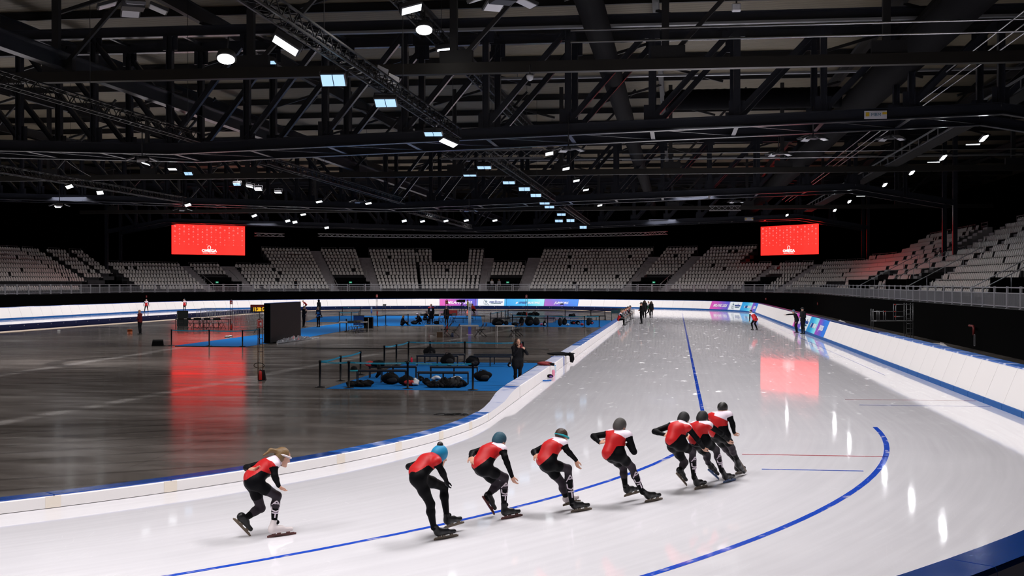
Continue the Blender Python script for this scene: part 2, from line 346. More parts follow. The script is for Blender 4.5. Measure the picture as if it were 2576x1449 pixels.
def row_pts(side, a, b, k, ex=0.0, n=None):
    r = RS+TR*k+ex
    if side == 'C':
        n = n or max(1, int(abs(a-b)/2)); return [arc_pt(r, a+(b-a)*i/n) for i in range(n+1)]
    x = TC+r if side == 'R' else TC-r
    return [Vector((x, a, 0)), Vector((x, b, 0))] if side == 'R' else [Vector((x, b, 0)), Vector((x, a, 0))]
def prism(mb, inner, outer, z0, z1, mi=0):   # slab between two polylines
    n = len(inner); t = lambda p, z: (p.x, p.y, z)
    for i in range(n-1):
        a, b, c, d = inner[i], inner[i+1], outer[i+1], outer[i]
        mb.quadv([t(a, z1), t(d, z1), t(c, z1), t(b, z1)], mi); mb.quadv([t(a, z0), t(a, z1), t(b, z1), t(b, z0)], mi); mb.quadv([t(d, z0), t(c, z0), t(c, z1), t(d, z1)], mi)
    for a, d in ((inner[0], outer[0]), (outer[-1], inner[-1])): mb.quadv([t(a, z0), t(d, z0), t(d, z1), t(a, z1)], mi)
mb = MB(); walk = MB(); front = MB()
full = [('R', 20, 142), ('C', 0, 180), ('L', 60, 142)]
for sd, a, b in full:
    n = 60 if sd == 'C' else None
    prism(walk, row_pts(sd, a, b, 0, -1.9, n), row_pts(sd, a, b, 0, -.25, n), 2.05, Z0)
    prism(front, row_pts(sd, a, b, 0, -1.95, n), row_pts(sd, a, b, 0, -1.88, n), 0, Z0-.02)
tag(walk.build('floor_walkway', STEP), 'grey walkway along the front of the stands', 'walkway', kind='structure')
tag(front.build('wall_drape', BLACK), 'black draped wall under the stands', 'wall', kind='structure')
for sd, a, b, k0, k1 in SECT:
    for k in range(k0, k1+1):
        n = None if sd != 'C' else max(2, int(abs(a-b)/1.5))
        prism(mb, row_pts(sd, a, b, k, -.25, n), row_pts(sd, a, b, k, TR-.25, n), max(Z0, Z0+RI*(k-1)) if k > k0 else max(Z0, Z0+RI*k-.45) if k0 else Z0-.1, Z0+RI*k)
tag(mb.build('floor_terrace', STEP), 'dark stepped terraces carrying the white seats', 'terrace', kind='structure')
STAIR = mat('stair_concrete', (.30, .28, .29), .8, var=.25, vscale=2); st = MB()
for a, b, k0, k1 in ((148.9, 147, 0, 6), (141.3, 138.4, 0, 6), (123.1, 121.3, 0, 11), (115.3, 113.2, 0, 9), (93.8, 92, 0, 9), (86, 83.8, 0, 9), (64.6, 62.4, 0, 9), (56.6, 54.3, 0, 9), (37.4, 35.6, 0, 6), (27.1, 24.6, 0, 6)):
    for k in range(k0*2, k1*2+2):
        r = RS-.25+TR*k/2; i = [arc_pt(r, a), arc_pt(r, b)]; o = [arc_pt(r+TR/2, a), arc_pt(r+TR/2, b)]; prism(st, i, o, max(2.1, Z0+RI*k/2-.5), Z0+RI*(k+1)/2)
for a, b in ((129, 131), (119, 120.5), (114, 115.6), (106.5, 108), (95, 97), (71.8, 74.5), (60, 62)):
    for k in range(0, 24):
        x = TC+RS-.25+TR*k/2; st.box((x+TR/4, (a+b)/2, (Z0+RI*(k+1)/2+max(2, Z0+RI*k/2-.5))/2), (TR/2, b-a, Z0+RI*(k+1)/2-max(2, Z0+RI*k/2-.5)))
tag(st.build('floor_stair', STAIR), 'pale concrete stairs climbing between the seat blocks', 'stairs', kind='structure')
PLAT = mat('platform_board', (.003, .003, .0035), .9, spec=.05); pm = MB()
for a, b, k in ((147.0, 141.3, 4), (121.3, 115.3, 4), (92, 86, 4), (62.4, 56.6, 4), (35.6, 31, 4)):   # tunnel mouths under the raised blocks
    z = Z0+RI*k
    prism(pm, [arc_pt(RS+TR*3-.3, a), arc_pt(RS+TR*3-.3, b)], [arc_pt(RS+TR*4, a), arc_pt(RS+TR*4, b)], z-.6, z-.02)
    for e in (a, b): prism(pm, [arc_pt(RS-.25, e-.12), arc_pt(RS-.25, e+.12)], [arc_pt(RS+TR*4, e-.12), arc_pt(RS+TR*4, e+.12)], Z0-.1, Z0+1.4)
for a, b in ((120.5, 129), (97, 106.5), (62, 71.8)):
    pm.box((TC+RS+TR*3.4, (a+b)/2, Z0+RI*4-.3), (.5, b-a, .6))
    for e in (a, b): pm.box((TC+RS+TR*1.8, e, Z0+.75), (TR*4, .12, 1.5))
tag(pm.build('wall_tunnel', PLAT), 'black boards framing the tunnel mouths in the stands', 'wall', kind='structure')
# ---------------------------------------------------------------- crash pads round the ice
VINYL = mat('white_vinyl', (.83, .80, .79), .42, bump=.12, bscale=9)
BLUE = mat('blue_vinyl', (.006, .062, .33), .20, bump=.9, bscale=2.2, coat=.6)
def whitened(name, lo, hi):  # blue cover colour mottled towards pale lavender by noise
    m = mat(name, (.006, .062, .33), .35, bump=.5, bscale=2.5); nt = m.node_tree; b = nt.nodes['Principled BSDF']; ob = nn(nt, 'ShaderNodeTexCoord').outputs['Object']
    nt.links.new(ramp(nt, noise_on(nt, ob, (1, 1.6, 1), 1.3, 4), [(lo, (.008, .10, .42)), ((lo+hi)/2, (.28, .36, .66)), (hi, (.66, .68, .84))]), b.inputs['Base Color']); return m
PALV, PALV2 = whitened('whitened_vinyl', .28, .46), whitened('streaked_vinyl', .50, .68)
BLUE2 = mat('kick_vinyl', (.002, .085, .31), .5, spec=.2); NAVY = mat('navy_backing', (.002, .020, .14), .5, spec=.2)
TAPE = mat('cream_tape', (.80, .72, .62), .5)
WHITE = mat('white_paint', (.85, .85, .86), .4)
PPL = mat('purple_vinyl', (.12, .05, .42), .35)
def sweep(prof, r, u0, u1, curve, n=3, close=True):
    """Profile (outward offset, height) swept along the ice edge of radius r; local frame: +x outwards, y along, origin at the middle."""
    mb = MB(); rows = []
    for i in range(n+1):
        u = u0+(u1-u0)*i/n
        if curve: a = u/curve; rows.append([((r+x)*math.cos(a)-r, (r+x)*math.sin(a), z) for x, z in prof])
        else: rows.append([(x, u, z) for x, z in prof])
    k = len(prof)
    for i in range(n):
        for j in range(k-1): mb.quadv([rows[i][j], rows[i+1][j], rows[i+1][j+1], rows[i][j+1]])
        if close: mb.quadv([rows[i][k-1], rows[i+1][k-1], rows[i+1][0], rows[i][0]])
    mb.quadv(rows[0]); mb.quadv(rows[-1][::-1]); return mb
FACE = [(.03, .17), (.40, 1.10), (.46, 1.13), (.50, 1.0), (.36, .17)]
KICK = [(0, 0), (0, .175), (.05, .185), (.30, .185), (.30, 0)]
TOP = [(.44, 1.115), (.47, 1.165), (.86, 1.16), (.88, 1.12), (.88, .1), (.80, .1), (.80, 1.1)]
GOUT = 'white crash pads round the outside of the ice'
def outer_pad(curve, top=None, label='white leaning crash pad with blue kick strip lining the outer edge of the ice', group=GOUT):
    p = thing('crash_pad', label, 'crash pad', group=group)
    sweep(FACE, ROUT, -.99, .99, curve).build('pad_face', VINYL, p); sweep(KICK, ROUT, -.985, .985, curve).build('kick_strip', BLUE2, p)
    sweep(TOP, ROUT, -.995, .995, curve).build('top_cover', top or BLUE, p); return remember(p)
PADS, PADC = outer_pad(None), outer_pad(ROUT); PADF = outer_pad(None, PALV2, 'white leaning crash pad whose blue top is streaked with pale patches', 'pale-streaked crash pads along the straight')
LST = SF-S0
def place_along(o, r, u, first):
    p, n = along(r, u); rz = math.atan2(n.y, n.x)
    if first: o.location, o.rotation_euler.z = p, rz; return o
    return copy_tree(o, p, rz)
def pxth(px, r=ROUT):
    lo, hi = -20.0, 180.0
    for _ in range(50):
        m = (lo+hi)/2; q = arc_pt(r, m); x = 1288+FOC*(q.x*CA+q.y*SA)/(-q.x*SA+q.y*CA)
        if x > px: lo = m
        else: hi = m
    return math.radians(lo)
def pxs(px, t=TC+ROUT): r = (px-1288)/FOC; return t*(CA+r*SA)/(r*CA-SA)
uf = lambda px: LST+ROUT*pxth(px)
BAN = [[uf(p) for p in (1106, 1196, 1273, 1368, 1453)], [uf(p) for p in (1784, 1836, 1865, 1895, 1905)], [s-S0 for s in (96.9, 91.7, 86.6, 81.8, 76.8)]]
BAN[1][4] = max(BAN[1][4], LST); BAN[1] = [BAN[1][0]+(BAN[1][4]-BAN[1][0])*i/4 for i in range(5)]; print('corner', BAN[1], LST)
us = []
def covered(a, b): return any(b > min(x)+.05 and a < max(x)-.05 for x in BAN)
cuts = sorted([v for x in BAN for v in (min(x), max(x))])
edge = [-24.0]+cuts+[LST+PI*ROUT+48]
used = {None: 0, ROUT: 0, 'F': 0}
for i in range(len(edge)-1):
    a, b = edge[i], edge[i+1]
    if covered(a, b): continue
    n = max(1, round((b-a)/2.0)); w = (b-a)/n
    for k in range(n):
        u = a+w*(k+.5); cv = ROUT if (u < 0 or LST < u < LST+PI*ROUT) else None
        key = 'F' if 0 < u < 27 else cv; o = place_along({None: PADS, 'F': PADF}.get(key, PADC), ROUT, u, used[key] == 0); used[key] += 1
        if abs(w-2) > .02: o.scale.y = w/2.0
def grad(name, stops, slant=.0):
    m = bpy.data.materials.new(name); m.use_nodes = True; nt = m.node_tree; b = nt.nodes['Principled BSDF']
    uv = nn(nt, 'ShaderNodeUVMap', uv_map='print').outputs['UV']; sp = nn(nt, 'ShaderNodeSeparateXYZ'); nt.links.new(uv, sp.inputs[0])
    f = math_(nt, 'ADD', sp.outputs['X'], math_(nt, 'MULTIPLY', sp.outputs['Y'], slant)); nt.links.new(ramp(nt, f, stops), b.inputs['Base Color'])
    b.inputs['Roughness'].default_value = .4; return m
MAG = grad('print_magenta', [(0, (.72, .05, .42)), (.45, (.55, .07, .50)), (.75, (.22, .08, .58)), (1, (.10, .08, .62))], .15)
LOGO = grad('print_logo', [(0, (.30, .10, .55)), (.07, (.06, .25, .70)), (.075, (.80, .86, .90)), (.93, (.84, .90, .93)), (.935, (.05, .42, .78)), (1, (.02, .40, .80))], 0)
CYAN = grad('print_cyan', [(0, (.01, .33, .80)), (.5, (.03, .48, .85)), (.8, (.16, .72, .85)), (1, (.30, .78, .88))], .1)
PURP = grad('print_purple', [(0, (.42, .07, .50)), (.4, (.20, .08, .58)), (.75, (.02, .16, .75)), (1, (.01, .22, .80))], .25)
INKW, INKB, INKT = mat('print_white', (.9, .9, .92), .4), mat('print_navy', (.01, .06, .32), .4), mat('print_teal', (.01, .12, .20), .4)
TILT = math.atan2(.93, .37)
def banner(u0, u1, m, words, label, logo=False):
    um = (u0+u1)/2; L = abs(u0-u1)-.03; cv = ROUT if um > LST else None
    b = thing('banner_pad', label, 'banner', group=None); p, n = along(ROUT, um); b.location = p; b.rotation_euler.z = math.atan2(n.y, n.x)
    ns = 8; face = [(.02, .175), (.40, 1.12), (.46, 1.14), (.50, 1.0), (.36, .17)]
    o = sweep(face, ROUT, L/2-.005, -L/2+.005, cv, ns).build('printed_face', m, b); l = o.data.uv_layers.new(name='print')
    for v in o.data.loops:
        c = o.data.vertices[v.vertex_index].co; y = c.y if not cv else math.atan2(c.y, c.x+ROUT)*ROUT
        l.data[v.index].uv = ((L/2-y)/L, (c.z-.17)/.95)
    sweep(KICK, ROUT, -L/2+.005, L/2-.005, cv, ns).build('kick_strip', BLUE2, b); sweep(TOP, ROUT, -L/2, L/2, cv, ns).build('top_cover', BLUE, b)
    rot = Matrix(((0, -math.cos(TILT), -math.sin(TILT)), (-1, 0, 0), (0, math.sin(TILT), -math.cos(TILT))))
    rot = Matrix((Vector((0, math.cos(TILT), -math.sin(TILT))), Vector((-1, 0, 0)), Vector((0, math.sin(TILT), math.cos(TILT)))))
    for body, dy, dz, size, im, sh, sxx in words:
        y = L/2-dy*L; off = (-(y*y)/(2*ROUT) if cv else 0)
        to = text(body, size, im, b, (.02+.40*dz-.035+off, y, .175+.94*dz), rot.to_euler(), 'lettering', .006, 'CENTER', sxx, sh, .012 if size > .2 else .004)
        if cv:
            inv = rot.inverted()
            for vv in to.data.vertices: yw = y-vv.co.x*sxx; vv.co += inv @ Vector((-(yw*yw-y*y)/(2*ROUT), 0, 0))
    if logo:
        t = MB()
        P = lambda a, h: Vector((.02+.40*h-.03-((L/2-a*L)**2/(2*ROUT) if cv else 0), L/2-a*L, .175+.94*h))
        for pts, r in (([(.26, .93), (.30, .75), (.33, .60), (.37, .42), (.40, .25), (.44, .10)], .025), ([(.31, .68), (.35, .62), (.38, .66)], .022), ([(.34, .50), (.30, .38), (.33, .22), (.38, .13)], .02),
                       ([(.28, .80), (.255, .6), (.26, .4), (.29, .22), (.33, .12)], .012)): t.tube([P(*q) for q in pts], r, 5)
        t.blob(P(.335, .72), (.04, .07, .06), 8, 6, amp=0); t.build('logo_mark', INKT, b)
    return b
WHERE = ['on the far curve behind the infield', 'at the corner of the far curve', 'on the straight behind the two men in black']
for (a, b, c, d, e), wh in zip(BAN, WHERE):
    banner(a, b, MAG, [('MILANO 2025', .55, .48, .50, INKW, .25, 1.15)], 'magenta banner pad reading MILANO 2025 '+wh)
    banner(b, c, LOGO, [('SPEED SKATING', .66, .56, .24, INKB, .2, 1.1), ('CHAMPIONSHIPS', .66, .36, .16, INKT, .2, 1.2), ('ISU', .66, .74, .15, INKB, 0, 1)], 'white banner pad with skater emblem '+wh, True)
    banner(c, d, CYAN, [('#', .27, .48, .40, INKW, .25, 1.1), ('SPEED', .43, .48, .40, INKB, .25, 1.05), ('SKATING', .72, .48, .40, INKW, .25, 1.05)], 'light blue banner pad reading #SPEEDSKATING '+wh)
    banner(d, e, PURP, [('JUNIORS', .5, .48, .46, INKW, .25, 1.15)], 'purple and blue banner pad reading JUNIORS '+wh)
# inner pads: low on the near curve, taller on the straights, blue-backed on the far side
def inner_proto(h, wd, curve, label, group, back=None, tape=False, top=None):
    p = thing('edge_pad', label, 'edge pad', group=group)
    sweep([(0, .02), (0, h-.02), (-.02, h), (-wd+.02, h), (-wd, h-.02), (-wd, .02)], RIN, -.99, .99, curve).build('pad_body', VINYL, p)
    sweep([(-.015, h-.002), (-.015, h+.012), (-wd-.012, h+.012), (-wd-.012, .0), (-wd-.001, .0), (-wd-.001, h-.002)], RIN, -.992, .992, curve).build('blue_cover', top or BLUE, p)
    if tape: sweep([(.004, .02), (.004, h-.01), (-.01, h-.01), (-.01, .02)], RIN, .86, 1.1, curve, 2).build('tape_patch', TAPE, p)
    if back: mb = MB(); mb.lathe((0, 0, 0), [(.035, 0), (.035, .02)], 8); o = mb.build('fastener', WHITE, p); o.rotation_euler = (0, -PI/2, 0); o.location = (-wd-.014, -.7, h-.1)
    return remember(p)
GI = ['low white pads edging the near inner curve', 'blue-topped pads along the inner straight', 'blue-backed pads along the far inner edge']
LOW = inner_proto(.20, .32, RIN, 'low white edge pad with blue top and taped joint on the near inner curve', GI[0], tape=True)
LOWF = inner_proto(.20, .32, RIN, 'low white edge pad with paler streaked top just before the sloping pad', 'streak-topped pads before the sloping pad', tape=True, top=PALV2)
MID = inner_proto(.37, .44, None, 'white edge pad with blue top between the infield and the straight', GI[1], top=PALV2)
MIDP = inner_proto(.37, .44, None, 'white edge pad with pale frosted top beside the near bench pen', 'pale-topped edge pads beside the near bench pen', top=PALV)
FARC = inner_proto(.42, .50, RIN, 'blue-backed edge pad with white fastener on the far inner side', GI[2], True, top=NAVY)
FARS = inner_proto(.42, .50, None, 'blue-backed edge pad with white fastener on the far inner side', GI[2], True, top=NAVY)
cnt = {}
def put(o, p, rz): 
    if cnt.setdefault(o.name, 0) == 0: o.location, o.rotation_euler.z = p, rz; r = o
    else: r = copy_tree(o, p, rz)
    cnt[o.name] += 1; return r
da = math.degrees(2.0/RIN)
a = -1.3
while a > -75: put(LOWF if a > -22 else LOW, arc_pt(RIN, a-da/2, ZI*0, False), math.radians(a-da/2)); a -= da
s = 37.2
while s < 126:
    if not (50.2 < s+1 < 51.9): put(MIDP if s < 60 else MID, Vector((TC+RIN, s+1, 0)), 0)
    s += 2.0
for i in range(int(PI*RIN/2)): an = 4+i*da; put(FARC, arc_pt(RIN, an), math.radians(an))
s = 141
while s > 70: put(FARS, Vector((TC-RIN, s-1, 0)), PI); s -= 2
# the sloping pads that join the low curve to the taller straight
mb = MB(); ys = [30.9, 32.3, 33.8, 35.2, 36.2, 37.1]; hs = [.20, .20, .22, .33, .37, .37]; ws = [.32, .34, .40, .44, .44, .44]; x = TC+RIN; n = 5
for i in range(n):
    q = lambda j: [(x, ys[j], .02), (x, ys[j], hs[j]), (x-ws[j], ys[j], hs[j]), (x-ws[j], ys[j], .02)]
    A, B = q(i), q(i+1)
    for j in range(3): mb.quadv([A[j], B[j], B[j+1], A[j+1]], 1 if j == 1 else 0)
    if i == 0: mb.quadv(A)
    if i == n-1: mb.quadv(B[::-1])
tag(mb.build('ramp_pad', [VINYL, PALV]), 'sloping white pad with pale blue top where the inner edge steps up', 'edge pad')
# ---------------------------------------------------------------- seats and railings
SEAT = mat('seat_plastic', (.64, .615, .59), .35); GALV = mat('galvanised_steel', (.50, .51, .55), .38, .6, bump=.05); SEATM = mat('seat_bracket', (.05, .05, .055), .5)
def seat_shell(full):
    mb = MB(); o = [(-.21, 0), (.21, 0), (.22, .22), (.17, .36), (.08, .42), (-.08, .42), (-.17, .36), (-.22, .22)] if full else [(-.21, 0), (.21, 0), (.21, .28), (.10, .42), (-.10, .42), (-.21, .28)]
    bk = lambda y, z, d: (.17+.10*z/.42+d-.25*abs(y)**1.5, y, .44+z)
    f = [bk(y, z, 0) for y, z in o]; b = [bk(y, z, .035) for y, z in o]; n = len(o)
    mb.quadv(f[::-1]); mb.quadv(b)
    if full:
        for i in range(n): j = (i+1) % n; mb.quadv([f[i], f[j], b[j], b[i]])
        mb.bev((0, 0, .425), (.42, .43, .05), .015)
        mb.box((.165, 0, .70), (.012, .10, .03))
    else: mb.quadv([(-.2, -.21, .44), (.18, -.21, .43), (.18, .21, .43), (-.2, .21, .44)]); mb.quadv([(-.2, -.21, .44), (-.2, .21, .44), (-.18, .21, .38), (-.18, -.21, .38)])
    return mb
spots = []
rr = random.Random(3)
for sd, a, b, k0, k1 in SECT:
    for k in range(k0, k1+1):
        r = RS+TR*k+.12
        if sd == 'C':
            n = int(abs(math.radians(a-b))*r/.52); 
            for i in range(n):
                an = a+(b-a)*(i+.5)/n; p = arc_pt(r, an); spots.append((p.x, p.y, Z0+RI*k, math.radians(an)))
        else:
            n = int(abs(a-b)/.52)
            for i in range(n):
                y = a+(b-a)*(i+.5)/n; x = TC+r if sd == 'R' else TC-r
                if sd == 'R' and k >= 7 and 105 < y < 118: continue
                spots.append((x, y, Z0+RI*k, 0 if sd == 'R' else PI))
spots = [q for q in spots if rr.random() > .022]
def seen(q):
    X, D = q[0]*CA+q[1]*SA, -q[0]*SA+q[1]*CA
    px = 1288+FOC*X/D; return D > 1 and 8 < px < 2568
spots.sort(key=lambda q: (not seen(q), q[0]**2+q[1]**2))
GS = 'white seats of the stand nearest the camera'
st = thing('stadium_seat', 'white plastic tip-up seat in the closest rows of the stand above the crash pads', 'seat', group=GS)
seat_shell(True).build('shell', SEAT, st); mb = MB(); mb.bar((.0, 0, 0), (.0, 0, .41), .05, .3); mb.build('bracket', SEATM, st); remember(st)
for i, q in enumerate(spots[:300]):
    if i == 0: st.location, st.rotation_euler.z = q[:3], q[3]
    else: copy_tree(st, q[:3], q[3])
low = seat_shell(False); big = MB()
for q in spots[300:]:
    c, s = math.cos(q[3]), math.sin(q[3]); big.add([(q[0]+c*v[0]-s*v[1], q[1]+s*v[0]+c*v[1], q[2]+v[2]) for v in low.v], low.f)
tag(big.build('stadium_seat', SEAT), 'rows of white plastic seats filling the far and side stands', 'seats', kind='stuff')
print('seats', len(spots))
DIM = mat('dull_steel', (.10, .10, .11), .5, .5)
def railing(L, m, label, group, bars=True, h=1.0):
    t = thing('railing_panel', label, 'railing', group=group)
    for y in (-L/2+.04, L/2-.04):
        p = MB(); p.box((0, y, h/2+.02), (.07, .07, h+.04)); p.box((0, y, .01), (.14, .12, .02)); p.build('post', m, t)
    p = MB(); p.box((0, 0, h-.02), (.06, L-.10, .05)); p.build('top_rail', m, t)
    p = MB(); p.box((0, 0, h*.72), (.04, L-.16, .04)); p.box((0, 0, .10), (.04, L-.16, .04))
    n = int(L/.13)
    for i in range(n): y = -L/2+.12+(L-.24)*i/(n-1); p.bar((0, y, .1), (0, y, h*.72), .022)
    p.build('bar_infill_grille', m, t); return remember(t)
rp = railing(2.3, GALV, 'grey steel railing panel along the front edge of the stands', 'front railing of the stands'); first = True
RR = RS-1.78
def put_rail(p, rz):
    global first
    if first: rp.location, rp.rotation_euler.z = p, rz; first = False
    else: copy_tree(rp, p, rz)
n = int(PI*RR/2.36)
for i in range(n): a = 180*(i+.5)/n; p = arc_pt(RR, a, Z0); put_rail(p, math.radians(a))
y = SF-1.2
while y > 46: put_rail(Vector((TC+RR, y, Z0)), 0); y -= 2.36
y = SF-1.2
while y > 98: put_rail(Vector((TC-RR, y, Z0)), PI); y -= 2.36
rb = railing(2.3, DIM, 'dark railing panel behind the top row of seats', 'rear railings of the stands', h=1.05); firstb = True
for sd, a, b, k0, k1 in SECT:
    if k1 < 6: continue
    r = RS+TR*(k1+1)-.15
    if sd == 'C':
        n = max(1, int(math.radians(abs(a-b))*r/2.36)); pts = [(arc_pt(r, a+(b-a)*(i+.5)/n), math.radians(a+(b-a)*(i+.5)/n)) for i in range(n)]
    else:
        if a < 90: continue
        n = int(abs(a-b)/2.36); pts = [(Vector((TC+r if sd == 'R' else TC-r, a+(b-a)*(i+.5)/n, 0)), 0 if sd == 'R' else PI) for i in range(n)]
    for p, rz in pts:
        p.z = Z0+RI*k1
        if firstb: rb.location, rb.rotation_euler.z = p, rz; firstb = False
        else: copy_tree(rb, p, rz)
# hand rails of the stairs and exit signs in the tunnel mouths
for i, (y, wh) in enumerate(((94.9, 'farther end of the nearest full block'), (74.6, 'near end of the nearest full block'), (71.6, 'stairs nearest the camera'), (119.2, 'far tunnel of the side stand'), (107.2, 'middle tunnel of the side stand'))):
    h = thing('hand_rail', 'sloping dark stair rail at the '+wh, 'hand rail'); m = MB(); p0, p1 = Vector((TC+RS-.4, y, Z0+1.0)), Vector((TC+RS+TR*5.5, y, Z0+RI*5.5+1.0)); m.tube([p0-Vector((.15, 0, .5)), p0-Vector((.2, 0, .12)), p0, p1, p1+Vector((.2, 0, -.1)), p1+Vector((.15, 0, -.45))], .03, 6); m.build('rail', GALV, h)
    for f in (0, .25, .5, .75, 1): q = p0.lerp(p1, f); m = MB(); m.tube([q, q-Vector((0, 0, 1.0))], .022, 6); m.build('post', GALV, h)
for i in range(5): copy_tree(rb, Vector((TC+RS+TR*7-.2, 106.4+2.4*i, Z0+RI*6+.05)), 0, 'dark railing panel round the steel columns in the side stand', 'railings round the columns')
EXIT = mat('exit_green', (.01, .10, .05), .5, emit=(.02, .5, .25), es=.6)
for a, k0, wh in ((147.4, 4, 'nearest the big clock'), (140.9, 4, 'beside the black panel'), (121.7, 4, 'over the far blue mats'), (114.9, 4, 'over the far white table'), (92.4, 4, 'over the magenta banner'), (85.6, 4, 'over the light blue banner'), (62.8, 4, 'above the standing coaches'), (56.2, 4, 'above the far white pads')):
    h = thing('hand_rail', 'sloping metal stair rail '+wh, 'hand rail'); m = MB()
    p0, p1 = arc_pt(RS-.3, a, Z0+1.0), arc_pt(RS+TR*4, a, Z0+RI*4+1.0); m.tube([p0, p1], .035, 6); m.build('rail', mat('bright_rail', (.6, .6, .62), .3, .6), h)
    for f in (0, .5, 1): q = p0.lerp(p1, f); m = MB(); m.tube([q, q-Vector((0, 0, 1.0))], .025, 6); m.build('post', GALV, h)
for i, (a, wh) in enumerate(((144.5, 'beside the far screen'), (118.3, 'above the far lone chair'), (88.5, 'above the two spectators'), (59.5, 'above the standing coaches'))):
    e = thing('exit_sign', 'small green lit exit sign in the tunnel mouth '+wh, 'sign', arc_pt(RS+TR*3-.6, a, Z0+1.15), math.radians(a)); m = MB(); m.box((0, 0, .12), (.06, .42, .22)); m.build('sign_box', EXIT, e)
    m = MB(); m.box((-.035, .07, .12), (.01, .07, .15)); m.box((-.035, -.08, .12), (.01, .14, .03)); m.build('symbol', mat('exit_white', (.7, .8, .75), .5, emit=(.6, .9, .75), es=.5), e)
# ---------------------------------------------------------------- roof steelwork
STEEL = mat('blue_grey_steel', (.026, .029, .040), .24, .2, spec=.6); STEELD = mat('black_steel', (.012, .012, .014), .5, .2); ALU = mat('aluminium_truss', (.55, .55, .57), .3, .85)
RIG = mat('black_rig', (.02, .02, .022), .35, .6); TRAYM = mat('zinc_tray', (.34, .35, .37), .4, .7); DUCTM = mat('black_duct', (.002, .002, .003), .85, spec=.08, bump=.3, bscale=2)
XK, BAY, NB = -24.7, 3.93, 12
def zb(x): return 9.72+.033*abs(x-XK)
def roof_truss(Y, which):
    t = thing('roof_truss', 'deep twin steel roof truss '+which, 'roof truss')
    for dy in (0, 4.1):
        y = Y+dy
        for sg in (-1, 1):
            m = MB(); xe = XK+sg*BAY*10; m.ibeam((XK, y, zb(XK)+.27), (xe, y, zb(xe)+.27), .42, .55, .05)
            m.ibeam((xe, y, zb(xe)+.27), (XK+sg*BAY*NB, y, 9.9), .42, .5, .05); m.build('bottom_chord', STEEL, t)
            m = MB(); m.ibeam((XK, y, 15.75), (XK+sg*BAY*NB, y, 15.75), .42, .5, .05); m.build('top_chord', STEEL, t)
            m = MB(); xc = XK+sg*BAY*NB; m.box((xc, y, 7.9), (.35, .35, 15.8)); m.build('column', STEEL, t)
        for i in range(-NB+1, NB):
            x = XK+i*BAY; b = zb(x)+.5 if abs(i) < 11 else 10.4; m = MB(); m.ibeam((x, y, b), (x, y, 15.5), .34, .30, .04)
            m.box((x, y+.04, b+.35), (.75, .05, .8)); m.box((x, y+.04, 15.2), (.75, .05, .7)); m.build('vertical', STEEL, t)
            if i < NB-1 and i >= 0: x2 = x+BAY
            elif i <= 0: x2 = x-BAY
            else: continue
            for xx in ([x2] if i else [x+BAY, x-BAY]):
                m = MB(); m.ibeam((x, y, b+.1), (xx, y, 15.4), .26, .26, .03); m.build('diagonal', STEEL, t)
    for i in range(-10, 10):
        x0, x1 = XK+i*BAY, XK+(i+1)*BAY; MB().bar((x0, Y, zb(x0)+.1), (x1, Y+4.1, zb(x1)+.1), .14, .05).build('cross_bracing', STEEL, t); MB().bar((x0, Y, 15.9), (x0, Y+4.1, 15.9), .14).build('upper_strut', STEEL, t); MB().bar((x0, Y+.2, zb(x0)+.1), (x0, Y+3.9, zb(x0)+.1), .2, .1).build('lower_strut', STEEL, t)
    return t
TY = [60.0, 107.0, 154.0]
for Y, wh in zip(TY, ('closest to the camera, crossing above the rig lamps', 'in the middle of the hall, next behind the closest one', 'last before the far stand and the red screens')): roof_truss(Y, wh)
for i in range(22):
    m = MB(); y = 24+8.6*i; m.ibeam((-95, y, 18.25), (45, y, 18.25), .2, .45, .03); tag(m.build('roof_purlin', STEELD), 'dark steel purlin running across under the beige roof deck', 'purlin', 'purlins under the roof deck')
for i, x in enumerate((-72, -60, -48, -36, -24.7, -13, -1, 11, 22.5, 34)):
    m = MB(); m.ibeam((x, 20, 17.4), (x, 215, 17.4), .3, .8, .04)
    for j in range(24): y = 24+8*j; m.bar((x, y, 17), (x+(3.9 if j % 2 else -3.9), y, 15.9), .16)
    tag(m.build('roof_rafter', STEELD), 'long dark steel rafter running the length of the hall under the deck', 'rafter', 'rafters running along the hall')
m = MB(); m.ibeam((XK, 20, 12.4), (XK, 200, 12.4), .4, .7, .05); tag(m.build('ridge_beam', STEEL), 'long steel beam running down the hall over the truss kinks', 'beam')
BEAMM = mat('brown_black_beam', (.020, .018, .016), .45, .3)
for Y, wh, zz in ((49, 'in front of the closest truss', 11.75), (96, 'in front of the middle truss', 11.75), (143, 'in front of the last truss', 11.75)):
    t = thing('box_beam', 'dark horizontal box beam hung across the hall '+wh, 'beam'); m = MB(); m.box((-18, Y, zz), (104, .4, .42)); m.build('beam_body', BEAMM, t)
    for i in range(12):
        x = -66+8.2*i; m = MB(); m.bar((x, Y, zz+.2), (x, Y, 18.2), .28); m.bar((x+.2, Y, zz+.3), (x+5.6, Y, 17.9), .16); m.box((x+.1, Y, zz+.45), (1.3, .3, .5)); m.build('hanger', STEELD, t)
for Y, wh in ((48.6, 'beam nearest the camera'), (95.6, 'middle box beam')):
    for dz, nm in ((1.15, 'upper'), (.70, 'lower')):
        m = MB(); m.tube([(-4, Y, 11.9+dz), (44, Y, 11.9+dz)], .03, 6); tag(m.build('sprinkler_pipe', ALU), nm+' of two thin bright pipes above the '+wh, 'pipe')
for Y, z, x0, wh in ((57.0, 14.83, -17, 'above the closest truss chord'), (72, 15.0, -10, 'behind the closest truss'), (120, 15.0, -20, 'behind the middle truss')):
    m = MB(); m.box((x0/2+22, Y, z), (44-x0, .3, .02)); m.box((x0/2+22, Y-.15, z+.05), (44-x0, .01, .1)); m.box((x0/2+22, Y+.15, z+.05), (44-x0, .01, .1)); tag(m.build('cable_tray', TRAYM), 'long perforated cable tray crossing the roof '+wh, 'cable tray')
